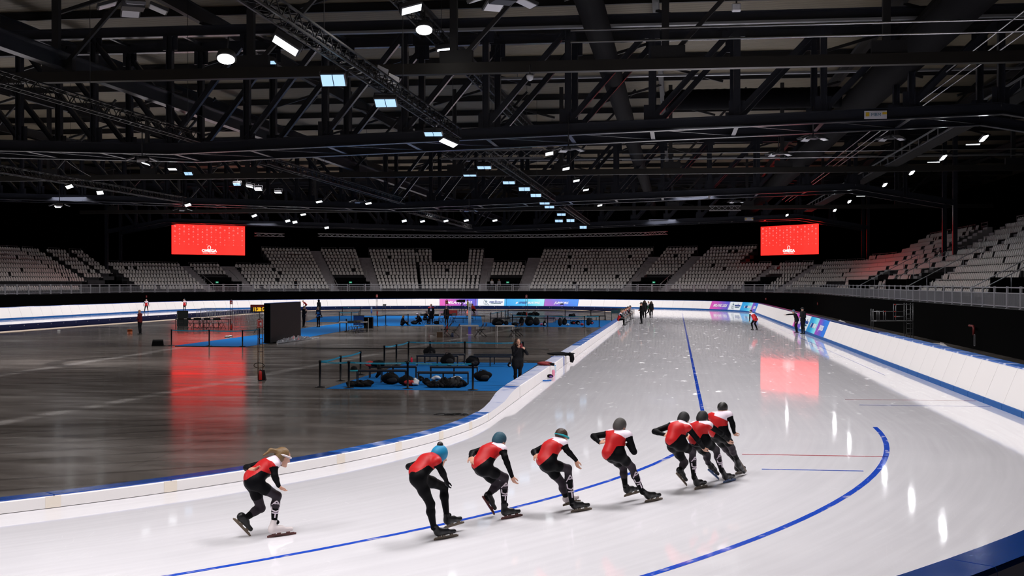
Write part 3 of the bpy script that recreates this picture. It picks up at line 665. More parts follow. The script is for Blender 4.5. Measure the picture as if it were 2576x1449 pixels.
def duct(name, a, b, r, label):
    m = MB(); a, b = Vector(a), Vector(b); n = 40; pts = [a.lerp(b, i/n) for i in range(n+1)]; m.tube(pts, [r*(1.03 if i % 2 else 1) for i in range(n+1)], 20, cap=True); m.tube([a-(b-a).normalized()*r*.5*k for k in (0, .5, 1)], [r, r*.85, r*.4], 20)
    return tag(m.build(name, DUCTM), label, 'duct')
duct('hanging_duct', (-3.15, 22, 13.7), (-3.15, 190, 13.7), .52, 'thick black fabric air duct running down the hall over the straight')
duct('hanging_duct', (10.6, 22, 13.9), (10.6, 190, 13.9), .85, 'wide dark ribbed air duct above the outer crash pads')
duct('hanging_duct', (-.4, 76.5, 14.3), (9.6, 76.5, 14.3), .6, 'short black cross duct with rounded end joining the wide duct')
def lattice(mb, a, b, w=.42, step=.5, r=.028, d=.013):
    a, b = Vector(a), Vector(b); t = (b-a).normalized(); x = t.cross(Vector((0, 0, 1))).normalized()*w/2; z = Vector((0, 0, w/2)); n = max(2, int((b-a).length/step))
    cs = [x+z, -x+z, -x-z, x-z]
    for c in cs: mb.bar(a+c, b+c, r*2)
    for i in range(n):
        p, q = a.lerp(b, i/n), a.lerp(b, (i+1)/n)
        for k in range(4):
            c, e = cs[k], cs[(k+1) % 4]
            if i % 2: c, e = e, c
            mb.bar(p+c, q+e, d*2)
    return mb
def rig(x, z, y0, y1, label, m=RIG):
    t = thing('lighting_rig', label, 'lighting truss'); lattice(MB(), (x, y0, z), (x, y1, z)).build('lattice_frame', m, t)
    k = MB()
    for i in range(4): y = y0+1+(y1-y0-2)*i/3; k.tube([(x, y, z+.2), (x, y, 17)], .012, 4)
    k.build('hanging_cable', STEELD, t); return t
rig(-10.05, 10.3, 24, 58, 'long black lighting rig over the infield edge, closest to the camera'); rig(-10.0, 10.3, 68, 104, 'black lighting rig beyond the closest roof truss'); rig(-10.0, 10.3, 112, 146, 'black lighting rig beyond the middle roof truss')
rig(-9.7, 13.5, 36, 84, 'high black lighting rig carrying the brightest lamp'); rig(-22.6, 10.3, 26, 58, 'black lighting rig over the middle of the infield near the camera'); rig(-22.6, 10.2, 68, 104, 'black lighting rig over the infield beyond the closest truss')
rig(-40, 10.2, 70, 100, 'black lighting rig over the far straight'); rig(-24, 10.0, 114, 148, 'black lighting rig above the infield beyond the middle truss')
def arc_rig(r, z, a0, a1, label):
    t = thing('lighting_rig', label, 'lighting truss'); n = max(2, int(abs(a1-a0)/6)); m = MB()
    for i in range(n): lattice(m, arc_pt(r, a0+(a1-a0)*i/n, z), arc_pt(r, a0+(a1-a0)*(i+1)/n, z), .38, .8, .03, .018)
    m.build('lattice_frame', ALU, t)
arc_rig(38, 10.05, 128, 49.5, 'long silver lattice truss hung before the far stand'); arc_rig(38, 9.9, 142.5, 135.8, 'short silver lattice truss beside the red screen over the infield')
t = thing('lighting_rig', 'short silver lattice truss near the roof above the far pads', 'lighting truss'); lattice(MB(), (3.6, 140, 11.5), (7.0, 140, 11.5), .5, .6, .03, .018).build('lattice_frame', ALU, t)
t = thing('lighting_rig', 'silver stub of lattice truss at the start of the second rig', 'lighting truss'); lattice(MB(), (-12.6, 67.5, 10.3), (-7, 67.5, 10.3), .45, .6, .025, .015).build('lattice_frame', mat('dull_alu', (.2, .2, .21), .4, .7), t)
for i, (x, z) in enumerate(((12.2, 13.0), (12.55, 12.8), (13.0, 12.8))):
    m = MB(); m.tube([(x, 20, z), (x, 150, z)], .03, 6); tag(m.build('cable_rail', ALU), ('outermost', 'middle', 'innermost')[2-i]+' of three thin bright rails running along the hall beside the wide duct', 'rail')
t = thing('service_gantry', 'long dark gantry with pale edges above the stand nearest the camera', 'gantry'); m = MB(); m.box((15.6, 90, 11.9), (.9, 130, .06)); m.build('walkway', STEELD, t)
m = MB()
for x, z in ((15.2, 11.95), (16.05, 11.95), (15.2, 12.5), (16.05, 12.5)): m.box((x, 90, z), (.06, 130, .1))
for i in range(44):
    for x in (15.2, 16.05): m.bar((x, 26+3*i, 11.9), (x, 26+3*i, 12.5), .05)
m.build('guard_rail', TRAYM, t)
# name boards on the chords
SIGNW, SIGNY = mat('sign_white', (.62, .60, .66), .5), mat('sign_yellow', (.65, .42, .02), .5)
for px, py, Y, wh in ((2202, 289, 59.75, 'bolted to the closest truss chord'), (1884, 551, 153.7, 'on the last truss chord by the red screen')):
    r = (px-1288)/FOC; X = Y*(r*CA-SA)/(CA+r*SA); D = -X*SA+Y*CA; z = EYE+(HOR-py)*D/FOC
    b = thing('hanging_sign', 'small white name board with yellow mark '+wh, 'sign', (X, Y, z)); m = MB(); m.box((0, 0, 0), (1.0, .03, .36)); m.build('board', SIGNW, b)
    text('MBM', .21, INKT, b, (.02, -.02, 0), (PI/2, 0, 0)); m = MB(); m.box((-.36, -.02, .02), (.16, .01, .18)); m.box((.40, -.02, .06), (.2, .01, .10)); m.build('yellow_mark', SIGNY, b)
# ---------------------------------------------------------------- lamps hung in the roof
LENS = mat('lamp_lens', (.5, .6, .7), .2, emit=(.42, .70, 1), es=1.0); LENSW = mat('lamp_lens_white', (.7, .7, .7), .2, emit=(.92, .97, 1), es=2.5)
HOT = mat('lamp_hot', (.8, .8, .8), .2, emit=(1, .95, .90), es=60); HOUSE = mat('lamp_housing', (.05, .05, .055), .4, .5); OFFP = mat('lamp_panel_off', (.55, .55, .58), .3); REDT = mat('red_tip', (.6, .03, .01), .4)
FL = {}
def flood_proto(kind):
    t = thing('hanging_floodlight', 'floodlight', 'floodlight'); W, L = .74, .46
    m = MB(); m.bev((0, 0, .11), (W+.06, L+.06, .2), .03); m.box((0, 0, .23), (W*.7, L*.6, .06)); m.build('housing', HOUSE, t)
    for x in ((-W/4, W/4) if kind == 'twin' else (0,)):
        m = MB(); w = W/2-.03 if kind == 'twin' else W-.04; m.box((x, 0, .003), (w, L-.04, .02)); m.build('lens', LENS if kind == 'twin' else LENSW, t)
    m = MB()
    for sx in (-1, 1): m.box((sx*(W/2+.05), 0, .26), (.02, .05, .34))
    m.box((0, 0, .43), (W+.12, .05, .02)); m.tube([(0, 0, .43), (0, 0, .62)], .02, 6); m.build('yoke', HOUSE, t); return remember(t)
for k in ('twin', 'plain'): FL[k] = [flood_proto(k), False]
LAMPS = []
def flood(px, py, hpx, z, label, kind='twin', yaw=0.0, roll=0.0, sc=1.0):
    p = G(px, py, z); D = FOC*(EYE-z)/(py-HOR); el = math.atan((z-EYE)/D); s = min(.98, hpx*D/FOC/.46/sc)
    tilt = math.asin(s)-el
    o, used = FL[kind]
    if used: o = copy_tree(o)
    FL[kind][1] = True
    o.location = p; o.scale = (sc, sc, sc); o.rotation_euler = (-tilt, roll, YAW*.5+yaw); o['label'] = label; LAMPS.append((p, tilt)); return o
NUM = ['first', 'second', 'third', 'fourth', 'fifth', 'sixth', 'seventh', 'eighth', 'ninth', 'tenth']
A = 'blue-white twin floodlight '
flood(838, 203, 30, 9.6, A+'tilted to the camera below the closest rig'); flood(970, 260, 20, 9.6, A+'under the closest rig with two white flaps above'); flood(1090, 338, 10, 9.6, A+'near the end of the closest rig')
flood(1128, 360, 9, 9.4, 'narrow tilted floodlight at the very end of the closest rig', 'plain', .5, .35); flood(718, 116, 17, 9.6, 'steeply rolled floodlight high on the closest rig', 'plain', .3, .55); flood(1036, 25, 17, 12.9, 'single floodlight hung from the high rig at the picture top', 'plain', .3, -.3)
flood(673, 158, 8, 13.5, 'small distant twin floodlight behind the closest rig'); flood(1122, 125, 5, 13.0, 'almost edge-on floodlight below the brightest lamp', 'plain', .2, -.15)
for i, (x, y, h) in enumerate(((1218, 422, 7), (1182, 442, 4), (1280, 460, 7), (1319, 476, 9), (1348, 492, 8))): flood(x, y, h, 9.6, A+'on the rig beyond the closest truss, %s from its near end' % NUM[i])
for i, (x, y, h) in enumerate(((1370, 512, 5), (1382, 521, 6), (1412, 540, 6), (1406, 556, 6), (1435, 555, 7), (1467, 572, 7))): flood(x, y, h, 9.3, A+'on the rig beyond the middle truss, %s from its near end' % NUM[i])
for i, (x, y, h) in enumerate(((1382, 387, 8), (1424, 425, 6), (1450, 455, 5), (1474, 478, 4), (1509, 517, 4))): flood(x, y, h, 11.6, 'small white floodlight over the inner pads, %s from the camera' % NUM[i], 'plain', .2, -.2, .7)
for i, (x, y, h, ro) in enumerate(((175, 470, 8, -.3), (252, 485, 9, -.1), (366, 412, 4, .3), (434, 426, 5, 0), (474, 437, 8, 0), (596, 464, 7, 0), (628, 470, 4, .2), (145, 520, 5, 0), (473, 516, 6, -.3), (640, 543, 5, -.35), (650, 478, 3, 0), (700, 485, 3, 0))):
    flood(x, y, h, 9.6 if i < 7 else 9.3, 'pale floodlight over the far straight, ' + ('above the stand end', 'widest and brightest of them', 'thin and tilted up', 'beside the truss kink', 'twin-lensed below the kink', 'twin-lensed over the red screen', 'tiny, over the red screen', 'over the left corner seats', 'just over the red screen edge', 'tilted beside the screen', 'thin dashes over the clock', 'thin dash over the black panel')[i], 'twin' if i in (4, 5) else 'plain', 0, ro, .62)
for i, (x, y, h) in enumerate(((724, 556, 5), (742, 559, 6), (822, 573, 5), (1017, 556, 5), (1063, 557, 4), (1122, 556, 4), (1173, 555, 4), (1245, 555, 4), (803, 508, 4), (927, 512, 4), (763, 540, 4))): flood(x, y, h, 9.2, 'small floodlight over the infield, %s' % ('by the short silver truss', 'next to the one by the silver truss', 'over the start of the long silver truss', 'first of the row under the last truss', 'second of the row under the last truss', 'third of the row under the last truss', 'fourth of the row under the last truss', 'end of the row under the last truss', 'thin dash by the middle kink', 'warm dash by the middle kink', 'warm and small by the black panel')[i], 'plain', 0, -.2, .6)
for p, lab in (((569, 150), 'round blazing lamp over the infield in the roof'), ((1067, 77), 'oval blazing lamp hung from the high rig, brightest of all')):
    z = 11.0 if p[0] < 600 else 12.7; q = G(*p, z); t = thing('spotlight', lab, 'spotlight', q, YAW)
    m = MB(); m.lathe((0, 0, 0), [(.30, .02), (.34, .05), (.30, .25), (.12, .38), (.05, .40)], 20); m.build('housing', HOUSE, t); m = MB(); m.lathe((0, 0, 0), [(.05, -.05), (.2, -.04), (.29, 0), (.29, .02)], 20); m.build('lens', HOT, t); m = MB(); m.tube([(0, 0, .4), (0, 0, .9)], .03, 6); m.build('yoke', HOUSE, t)
    t.rotation_euler = (-.42, 0, YAW)
t = thing('hanging_flap', 'nearer of two white flaps standing on the closest rig', 'flap', G(962, 182, 10.7), YAW); m = MB(); m.box((0, 0, 0), (.42, .03, .42)); m.build('panel', OFFP, t); t.rotation_euler = (-.4, .35, YAW+.5)
t = thing('hanging_flap', 'farther of two white flaps standing on the closest rig', 'flap', G(990, 202, 10.7), YAW); m = MB(); m.box((0, 0, 0), (.42, .03, .42)); m.build('panel', OFFP, t); t.rotation_euler = (-.4, .35, YAW+.5)
def cluster(px, py, z, label, k=1):
    t = thing('ceiling_lamp', label, 'ceiling lamp', G(px, py, z), .5)
    m = MB(); m.box((0, 0, .12), (.5, .5, .16)); m.tube([(0, 0, .2), (0, 0, 1.6)], .03, 6); m.build('housing', HOUSE, t)
    for i in range(4):
        a = i*PI/2; o = MB(); o.box((0, 0, .05), (.44, .44, .07)); o.box((0, 0, .008), (.38, .38, .02), 0, 1); q = o.build('lamp_panel', [HOUSE, OFFP], t); q.location = (math.cos(a)*.55, math.sin(a)*.55, .06); q.rotation_euler = Matrix.Rotation(.35*-math.sin(a), 3, 'X').to_euler() if i % 2 else (0, .35*math.cos(a), 0)
for px, py, z, lab in ((335, 28, 9.6, 'over the infield at the picture top'), (1265, 12, 9.6, 'at the picture top over the straight'), (358, 405, 9.4, 'under the closest truss over the infield'), (1430, 380, 9.6, 'under the closest truss near the black duct'), (2045, 352, 10.2, 'under the closest truss near the wide duct'), (1958, 391, 10.4, 'between trusses near the wide duct'), (2240, 352, 10.6, 'under the closest truss near the gantry'), (150, 519, 9.2, 'over the corner seats under the middle truss'), (460, 530, 9.2, 'above the red screen of the infield side'), (1850, 510, 10.6, 'beside the short silver truss'), (905, 510, 9.5, 'by the middle kink'), (1180, 532, 9.4, 'under the middle truss')):
    cluster(px, py, z, 'unlit four-panel lamp cluster '+lab)
t = thing('hanging_dome_camera', 'white dome camera under the box beam nearest the camera', 'camera', G(1333, 196, 11.2)); m = MB(); m.lathe((0, 0, -.12), [(.03, 0), (.1, .04), (.13, .12), (.14, .2), (.1, .24)], 14); m.build('dome', OFFP, t); m = MB(); m.tube([(0, 0, .1), (0, 0, .5)], .03, 6); m.build('stem', HOUSE, t)
t = thing('hanging_lamp', 'small white square lamp box hung high near the roof deck', 'lamp', G(1852, 20, 13.2)); m = MB(); m.bev((0, 0, 0), (.32, .3, .26), .03); m.build('box', OFFP, t); m = MB(); m.tube([(0, 0, .1), (0, 0, 1.5)], .03, 6); m.build('stem', HOUSE, t)
STR = mat('strip_lens', (.8, .8, .8), .3, emit=(.93, .97, 1), es=60)
for i, (px, py, L) in enumerate(((2475, 350, .55), (2373, 398, .55), (2294, 436, .5), (2226, 466, .5), (2137, 508, .5), (2100, 530, .5), (1980, 542, .4))):
    t = thing('hanging_strip_light', 'short bright strip light in the row over the nearest stand, %s from the camera' % NUM[i], 'strip light', G(px, py, 10.4), 0); m = MB(); m.box((0, 0, .09), (.26, L*2.2, .1)); m.build('housing', HOUSE, t); m = MB(); m.box((0, 0, .02), (.2, L*2, .03)); m.build('diffuser', STR, t); t.rotation_euler = (-.12, -.25, 0)
for i, (px, py) in enumerate(((2447, 365), (2348, 409), (2165, 494))):
    t = thing('hanging_tube_light', 'thin bright tube light beside the strip lights, %s from the camera' % NUM[i], 'tube light', G(px, py, 10.2), 0); m = MB(); m.box((0, 0, .05), (.7, .06, .05)); m.build('housing', HOUSE, t); m = MB(); m.box((0, 0, .015), (.66, .05, .025)); m.build('diffuser', LENSW, t)
m = MB(); c0 = G(168, 405, 10.5); m.tube([c0+Vector((0, 0, -.9*(i/10)**1.5))+w2(.02*i+.012*i*i, 0) for i in range(11)], .012, 5); tag(m.build('hanging_cable', mat('white_cable', (.8, .8, .82), .4)), 'white cable curving down from the roof over the far straight', 'cable')
# area lights are added last, spread evenly over track and infield
# ---------------------------------------------------------------- scoreboards
def screen_mat():
    m = bpy.data.materials.new('led_red'); m.use_nodes = True; nt = m.node_tree; b = nt.nodes['Principled BSDF']
    ob = nn(nt, 'ShaderNodeTexCoord').outputs['Object']; f = noise_on(nt, ob, (1, 1, .4), .25, 2)
    b.inputs['Base Color'].default_value = (.02, .0, .0, 1); b.inputs['Roughness'].default_value = .5
    nt.links.new(ramp(nt, f, [(.3, (1, .016, .012)), (.7, (1, .024, .018))]), b.inputs['Emission Color']); b.inputs['Emission Strength'].default_value = 2.2; return m
LEDR = screen_mat(); LEDW = mat('led_white', (.02, .02, .02), .5, emit=(1, .9, .88), es=1.5); LEDP = mat('led_pink', (.02, .02, .02), .5, emit=(1, .42, .40), es=1.4)
def omega_sym(mb, c, s, mi=0, n=16):     # horseshoe letter as a flat ribbon, facing -y
    for i in range(n):
        a0, a1 = math.radians(-52+284*i/n), math.radians(-52+284*(i+1)/n)
        q = lambda a, r: (c[0]+r*s*math.cos(a), c[1], c[2]+r*s*math.sin(a)*.95); mb.quadv([q(a0, .36), q(a0, .5), q(a1, .5), q(a1, .36)], mi)
    for sg in (-1, 1): mb.box((c[0]+sg*.42*s, c[1], c[2]-.46*s), (.34*s, .004, .13*s), 0, mi)
def scoreboard(pl, pr, label):
    a, b = pl, pr; L = (b-a).length; t = thing('scoreboard_screen', label, 'screen', (a+b)/2, math.atan2((b-a).y, (b-a).x)); H = 3.95; t.location.z = 7.15
    m = MB(); m.box((0, .22, H/2), (L+.1, .4, H+.1)); m.build('cabinet', BLACK, t); m = MB(); m.box((0, 0, H/2), (L, .04, H)); m.build('display', LEDR, t)
    m = MB(); rr = random.Random(5)
    for j in range(8):
        for i in range(16):
            x = -L/2+.45+(L-.9)*i/15; z = H-.28-.33*j; big = (i+j) % 2 == 0; s = (.21 if big else .07)*(1-.06*j)
            if rr.random() < .12: continue
            if big: omega_sym(m, (x, -.03, z), s, 0, 8)
            else: m.box((x, -.03, z), (s, .006, s*.5))
    m.build('symbol_pattern', LEDP, t)
    m = MB(); omega_sym(m, (0, -.035, .98), .52); m.build('symbol', LEDW, t)
    text('OMEGA', .50, LEDW, t, (0, -.035, .53), (PI/2, 0, 0), 'lettering', .004, 'CENTER', 1.3, 0, .02); text('OFFICIAL TIMEKEEPER', .17, LEDW, t, (0, -.035, .22), (PI/2, 0, 0), 'lettering', .004, 'CENTER', 1.2)
    m = MB()
    for x in (-L*.4, 0, L*.4): m.tube([(x, .2, H), (x, .2, H+2.4)], .05, 6)
    m.build('hanger', STEELD, t)
scoreboard(U(432, 640, 166), U(616, 645, 174), 'large red screen hung above the infield-side corner seats'); scoreboard(U(1914, 645, 175), U(2059, 641, 165.5), 'large red screen hung above the seats beyond the straight')
# ---------------------------------------------------------------- blue mats
CARPET = mat('blue_carpet', (.003, .115, .36), .95, spec=.1, bump=.3, bscale=60, var=.12, vscale=3)
def mat_patch(pts, label):
    m = MB(); q = [G(*p) for p in pts]; m.quadv([(v.x, v.y, .004) for v in q][::-1])
    for i in range(len(q)): a, b = q[i], q[(i+1) % len(q)]; m.quadv([(a.x, a.y, .006), (b.x, b.y, .006), (b.x, b.y, .004), (a.x, a.y, .004)][::-1])
    o = m.build('carpet_mat', CARPET)
    n = o.data.polygons[0].normal
    if n.z < 0: o.data.flip_normals()
    return tag(o, label, 'carpet')
mat_patch([(818.7, 978.5), (1250, 984), (1357, 913.6), (1031, 911)], 'blue carpet of the bench pen nearest the camera')
mat_patch([(437, 870), (622, 872), (760, 851), (862, 833), (940, 820.2), (880, 810.5), (758, 826.5), (665, 840)], 'long blue carpet strip running past the black panel')
mat_patch([(767, 810), (880, 810.3), (940, 820), (1215, 821.5), (1210, 794.5), (870, 794.5), (805, 797)], 'wide blue carpet where people sit beyond the white tables')
mat_patch([(1216, 821.5), (1516, 824), (1542, 806), (1400, 805.5), (1390, 812), (1216, 811)], 'blue carpet of the far bag pen by the inner pads')
# ---------------------------------------------------------------- belt barriers
POST = mat('black_post', (.004, .004, .005), .5, spec=.2); BELT = mat('teal_belt', (.0, .22, .36), .6); BELTD = mat('black_belt', (.01, .012, .02), .6); BTXT = mat('belt_print', (.35, .72, .80), .5)
def onto(px, py, up=.006): v = G(px, py); v.z = up; return v
def stanchion_mesh():
    m = MB(); m.lathe((0, 0, 0), [(.17, 0), (.17, .012), (.05, .03), (.034, .04), (.034, .80), (.045, .80), (.045, .87), (.03, .88)], 14); return m
SPOST = stanchion_mesh().mesh('post', POST)
def stanchion(px, py, label, to=None, m=None, words=0, group=None):
    p = onto(px, py, .005); t = thing('belt_stanchion', label, 'belt barrier', p, 0, group); o = bpy.data.objects.new('post', SPOST); C.objects.link(o); o.parent = t
    if to:
        q = G(*to)-p; L = q.length; b = MB(); n = 8
        for i in range(n):
            a, c = q*(i/n), q*((i+1)/n); s0, s1 = .03*math.sin(PI*i/n), .03*math.sin(PI*(i+1)/n); b.quadv([(a.x, a.y, .80-s0), (c.x, c.y, .80-s1), (c.x, c.y, .855-s1), (a.x, a.y, .855-s0)])
        bo = b.build('belt', m or BELT, t); so = bo.modifiers.new('thick', 'SOLIDIFY'); so.thickness = .004
        for k in range(words):
            f = (k+.5)/words; r = math.atan2(q.y, q.x); r = r if abs(r) < PI/2 else r+PI; c = q*f; nrm = Vector((math.sin(r), -math.cos(r), 0))*.008
            text('MILANOCORTINA 2026', .045, BTXT, bo, (c.x+nrm.x, c.y+nrm.y, .826-.03*math.sin(PI*f)), (PI/2, 0, r), 'lettering', .001, 'CENTER', 1.15)
    return t
z4 = lambda x, y: (760+x/3.578, 820+y/3.578); z5 = lambda x, y: (320+x/4.77, 720+y/4.77); z3 = lambda x, y: (800+x/6.44, 740+y/6.44); zb4 = lambda x, y: (1200+x/6.44, 740+y/6.44)
S = lambda p, lab, to=None, m=None, w=0: stanchion(*p, 'black belt stanchion '+lab, to, m, w)
A = [z4(160, 552), z4(420, 560), z4(950, 566), z4(1537, 578)]; B = [z4(345, 496), z4(525, 441)]; D_ = [z4(740, 372), z4(848, 356), z4(957, 320), z4(1465, 322), z4(1988, 325)]
S(A[0], 'at the outer corner of the near bench pen', A[1], None, 1); S(A[1], 'at the front of the near pen by the teal cap', A[2], None, 2); S(A[2], 'at the front middle of the near bench pen', A[3], None, 2); S(A[3], 'at the front of the near pen by the folded jackets')
S(B[0], 'on the side of the near pen, second from its corner', A[0], None, 1); S(B[1], 'ending the side belt of the near bench pen', B[0]); S(D_[0], 'behind the near pen, joined by a drooping belt', D_[1], None, 1); S(D_[1], 'behind the near pen, middle of the drooping belt', D_[2], None, 1)
S(D_[2], 'beside the red bottle behind the near pen', D_[3], None, 2); S(D_[3], 'behind the near pen between two benches', D_[4], None, 2); S(D_[4], 'just behind the filming woman'); S(z4(1152, 318), 'standing behind the round black backpack')
E5 = [z5(530, 712), z5(983, 719), z5(1383, 723), z5(1585, 697)]
for i, lab in enumerate(('at the start of the long blue strip by the wedge speaker', 'second along the long blue strip', 'third along the long blue strip', 'on the blue strip behind the extinguisher stand')): S(E5[i], lab, E5[i+1] if i < 3 else None, None, 0)
F3 = [z3(345, 452), z3(540, 455), z3(665, 440)]; S(F3[0], 'far off, left of a short teal belt', F3[1]); S(F3[1], 'far off, middle of a short teal belt', F3[2]); S(F3[2], 'far off behind the blue desk panel')
H3 = [z3(395, 347), z3(683, 350)]; S(H3[0], 'far off on the back edge of the wide blue carpet', H3[1]); S(H3[1], 'far off near the blue sign on the wide carpet')
S(z3(458, 605), 'in front of the folding chairs by the blue desk'); K3 = [z3(960, 528), z3(1097, 510), z3(1460, 503)]; S(K3[0], 'on the wide blue carpet with a black belt', K3[1], BELTD); S(K3[1], 'second on the black belt beside the seated woman', K3[2], BELTD); S(K3[2], 'ending the black belt behind the seated woman')
L4 = [zb4(222, 465), zb4(327, 450), zb4(392, 430), zb4(462, 407), zb4(503, 400), zb4(940, 405), zb4(1427, 412), zb4(1845, 415), zb4(2072, 420)]
for i, lab in enumerate(('by the totem on the rising teal belt', 'second on the rising teal belt', 'third on the rising teal belt', 'fourth on the rising teal belt', 'starting the rear black belt of the far pen', 'on the rear belt behind the bag heap', 'on the rear belt behind the pale bench', 'on the rear belt near the green boards', 'ending the rear belt near the green boards')): S(L4[i], lab, L4[i+1] if i not in (3, 8) else None, BELTD if i > 3 else None)
M4 = [zb4(575, 510), zb4(1145, 530), zb4(1740, 540), zb4(1980, 537)]
for i, lab in enumerate(('at the front of the far pen by a white cap', 'at the front of the far pen by the striped shoes', 'at the front of the far pen before the pale bench', 'at the front end of the far pen beside the pads')): S(M4[i], lab, M4[i+1] if i < 3 else None)
# ---------------------------------------------------------------- benches, tables, chairs
BTOP = mat('bench_top', (.035, .035, .04), .22); BLEG = mat('black_tube', (.010, .010, .011), .4); TWH = mat('table_white', (.62, .60, .60), .3); TLEG = mat('white_tube', (.72, .70, .71), .4); PALE = mat('pale_board', (.45, .43, .42), .4)
def bench_proto(W, tm):
    t = thing('bench', 'bench', 'bench'); m = MB(); m.bev((0, 0, .41), (W, .34, .035), .008); m.build('seat_board', tm, t)
    for x in (-W/2+.03, 0, W/2-.03):
        for y in (-.13, .13): m = MB(); m.box((x, y, .195), (.03, .03, .39)); m.build('leg', BLEG, t)
    m = MB()
    for y in (-.13, .13): m.box((0, y, .375), (W-.06, .03, .03))
    m.build('under_frame', BLEG, t); return remember(t)
BN = [bench_proto(1.72, BTOP), False]; BP = [bench_proto(1.9, PALE), False]
def inst(pr, p, rz, label, group=None):
    o = copy_tree(pr[0], p, rz, label, group) if pr[1] else pr[0]
    if not pr[1]: o.location, o.rotation_euler.z = p, rz; o['label'] = label; pr[1] = True
    return o
for x, y, lab in ((1217, 358, 'beside the red bottle'), (1282, 343, 'behind the red bottle, half hidden by a backpack'), (1692, 364, 'next to the filming woman, front of two'), (1730, 345, 'next to the filming woman, rear of two'), (817, 468, 'hung with a red and black jacket'), (715, 508, 'nearest the teal cap'), (1367, 472, 'carrying the upright backpack'), (1270, 528, 'at the front of the near pen over the jackets')): inst(BN, onto(*z4(x, y)), YAW*.7, 'low black bench '+lab)
for x, y, lab in ((1165, 812, 'by the white totem, nearer of two'), (1196, 806, 'by the white totem, farther of two'), (1258, 812, 'at the far pen start'), (1300, 810, 'under the heap of far bags'), (1372, 812, 'beside the striped shoes in the far pen'), (1392, 806, 'behind the far pen'), (1500, 806, 'far beside the green boards')): inst(BN, onto(px := x, y), YAW, 'small dark bench '+lab)
for x, y, lab in ((1447, 817, 'with bags in the far pen, nearer one'), (1462, 811, 'with bags in the far pen, farther one')): inst(BP, onto(x, y), YAW, 'pale-topped bench '+lab)
def table_proto(W, Dp, H, tm, lm):
    t = thing('folding_table', 'table', 'table'); m = MB(); m.bev((0, 0, H-.02), (W, Dp, .04), .008); m.build('tabletop', tm, t)
    for x in (-W/2+.04, W/2-.04):
        for y in (-Dp/2+.04, Dp/2-.04): m = MB(); m.box((x, y, H/2-.02), (.035, .035, H-.04)); m.build('leg', lm, t)
    m = MB()
    for y in (-Dp/2+.04, Dp/2-.04): m.box((0, y, H-.06), (W-.1, .025, .04))
    m.build('apron', lm, t); return remember(t)
TB = [table_proto(1.15, .72, .70, TWH, TLEG), False]; TG = [table_proto(1.95, .75, .70, mat('table_pink_grey', (.55, .50, .49), .3), BLEG), False]
for x, y, lab in ((1092, 846, 'with small items on top and a box under it'), (1180, 846, 'behind the white totem base'), (1270, 847, 'nearest the filming woman')): inst(TB, onto(x, y, .006), YAW*2.2, 'small square white table '+lab)
inst(TG, onto(476, 825, 0), YAW*.5, 'long pale folding table in front of the dark flight case'); inst(TG, onto(547, 824, 0), YAW*.5, 'long pale folding table with chairs behind, beside the extinguisher post'); inst(TG, onto(889, 835, 0), YAW*1.5, 'pale folding table with folded chairs by the blue desk panel')
CH = mat('chair_black', (.008, .008, .009), .4)
def chair_proto():
    t = thing('folding_chair', 'chair', 'chair'); m = MB(); m.bev((0, 0, .43), (.40, .38, .03), .01); m.build('seat', CH, t); m = MB(); m.bev((0, .27, .74), (.40, .025, .17), .01, M=Matrix.Rotation(-.25, 3, 'X')); m.build('backrest', CH, t)
    for x in (-.2, .2):
        m = MB(); m.tube([(x, -.28, 0), (x, .10, .50), (x, .30, .82)], .014, 6); m.build('front_leg', CH, t); m = MB(); m.tube([(x*.9, .26, 0), (x*.9, -.17, .43)], .014, 6); m.build('rear_leg', CH, t)
    m = MB(); m.tube([(-.2, -.2, .1), (.2, -.2, .1)], .01, 5); m.tube([(-.18, .2, .09), (.18, .2, .09)], .01, 5); m.build('stretcher', CH, t); return remember(t)
FC = [chair_proto(), False]
sd = lambda px, py, rz, lab: inst(FC, onto(px, py, .006), rz, 'black folding chair '+lab)
for i, (x, y) in enumerate(((1116, 846), (1124, 845), (1145, 847.5), (1205, 847), (1213, 846), (1292, 848), (1299, 846.5), (1305, 845))): sd(x, y, -PI/2+.25, ('first beside the white table with items', 'second beside the white table with items', 'standing alone between two white tables', 'first by the white totem table', 'second by the white totem table', 'first at the white table nearest the woman', 'second at the white table nearest the woman', 'third at the white table nearest the woman')[i])
for i, (x, y) in enumerate(((884, 838.5), (892, 838), (903, 836.5), (911, 835.5))): sd(x, y, .5+.1*i, '%s in the row of four by the blue desk panel' % NUM[i])
for i, x in enumerate((455, 482, 494, 507, 519, 530, 543, 556)): sd(x, 828-.4*(i % 2), PI+.4*(-1)**i, '%s in the row at the long pale tables' % NUM[i])
sd(1098, 816, .2, 'near the seated men, closer one'); sd(1110, 813, -.4, 'near the seated men, farther one'); sd(1132, 815, .3, 'behind the man in the long coat, closer one'); sd(1139, 812, -.3, 'behind the man in the long coat, farther one'); sd(966, 783, 0, 'standing alone far off by the blue-backed pads'); sd(1413, 780, 0, 'far off in front of the purple banner'); sd(1066, 815, .6, 'under the seated man in black')
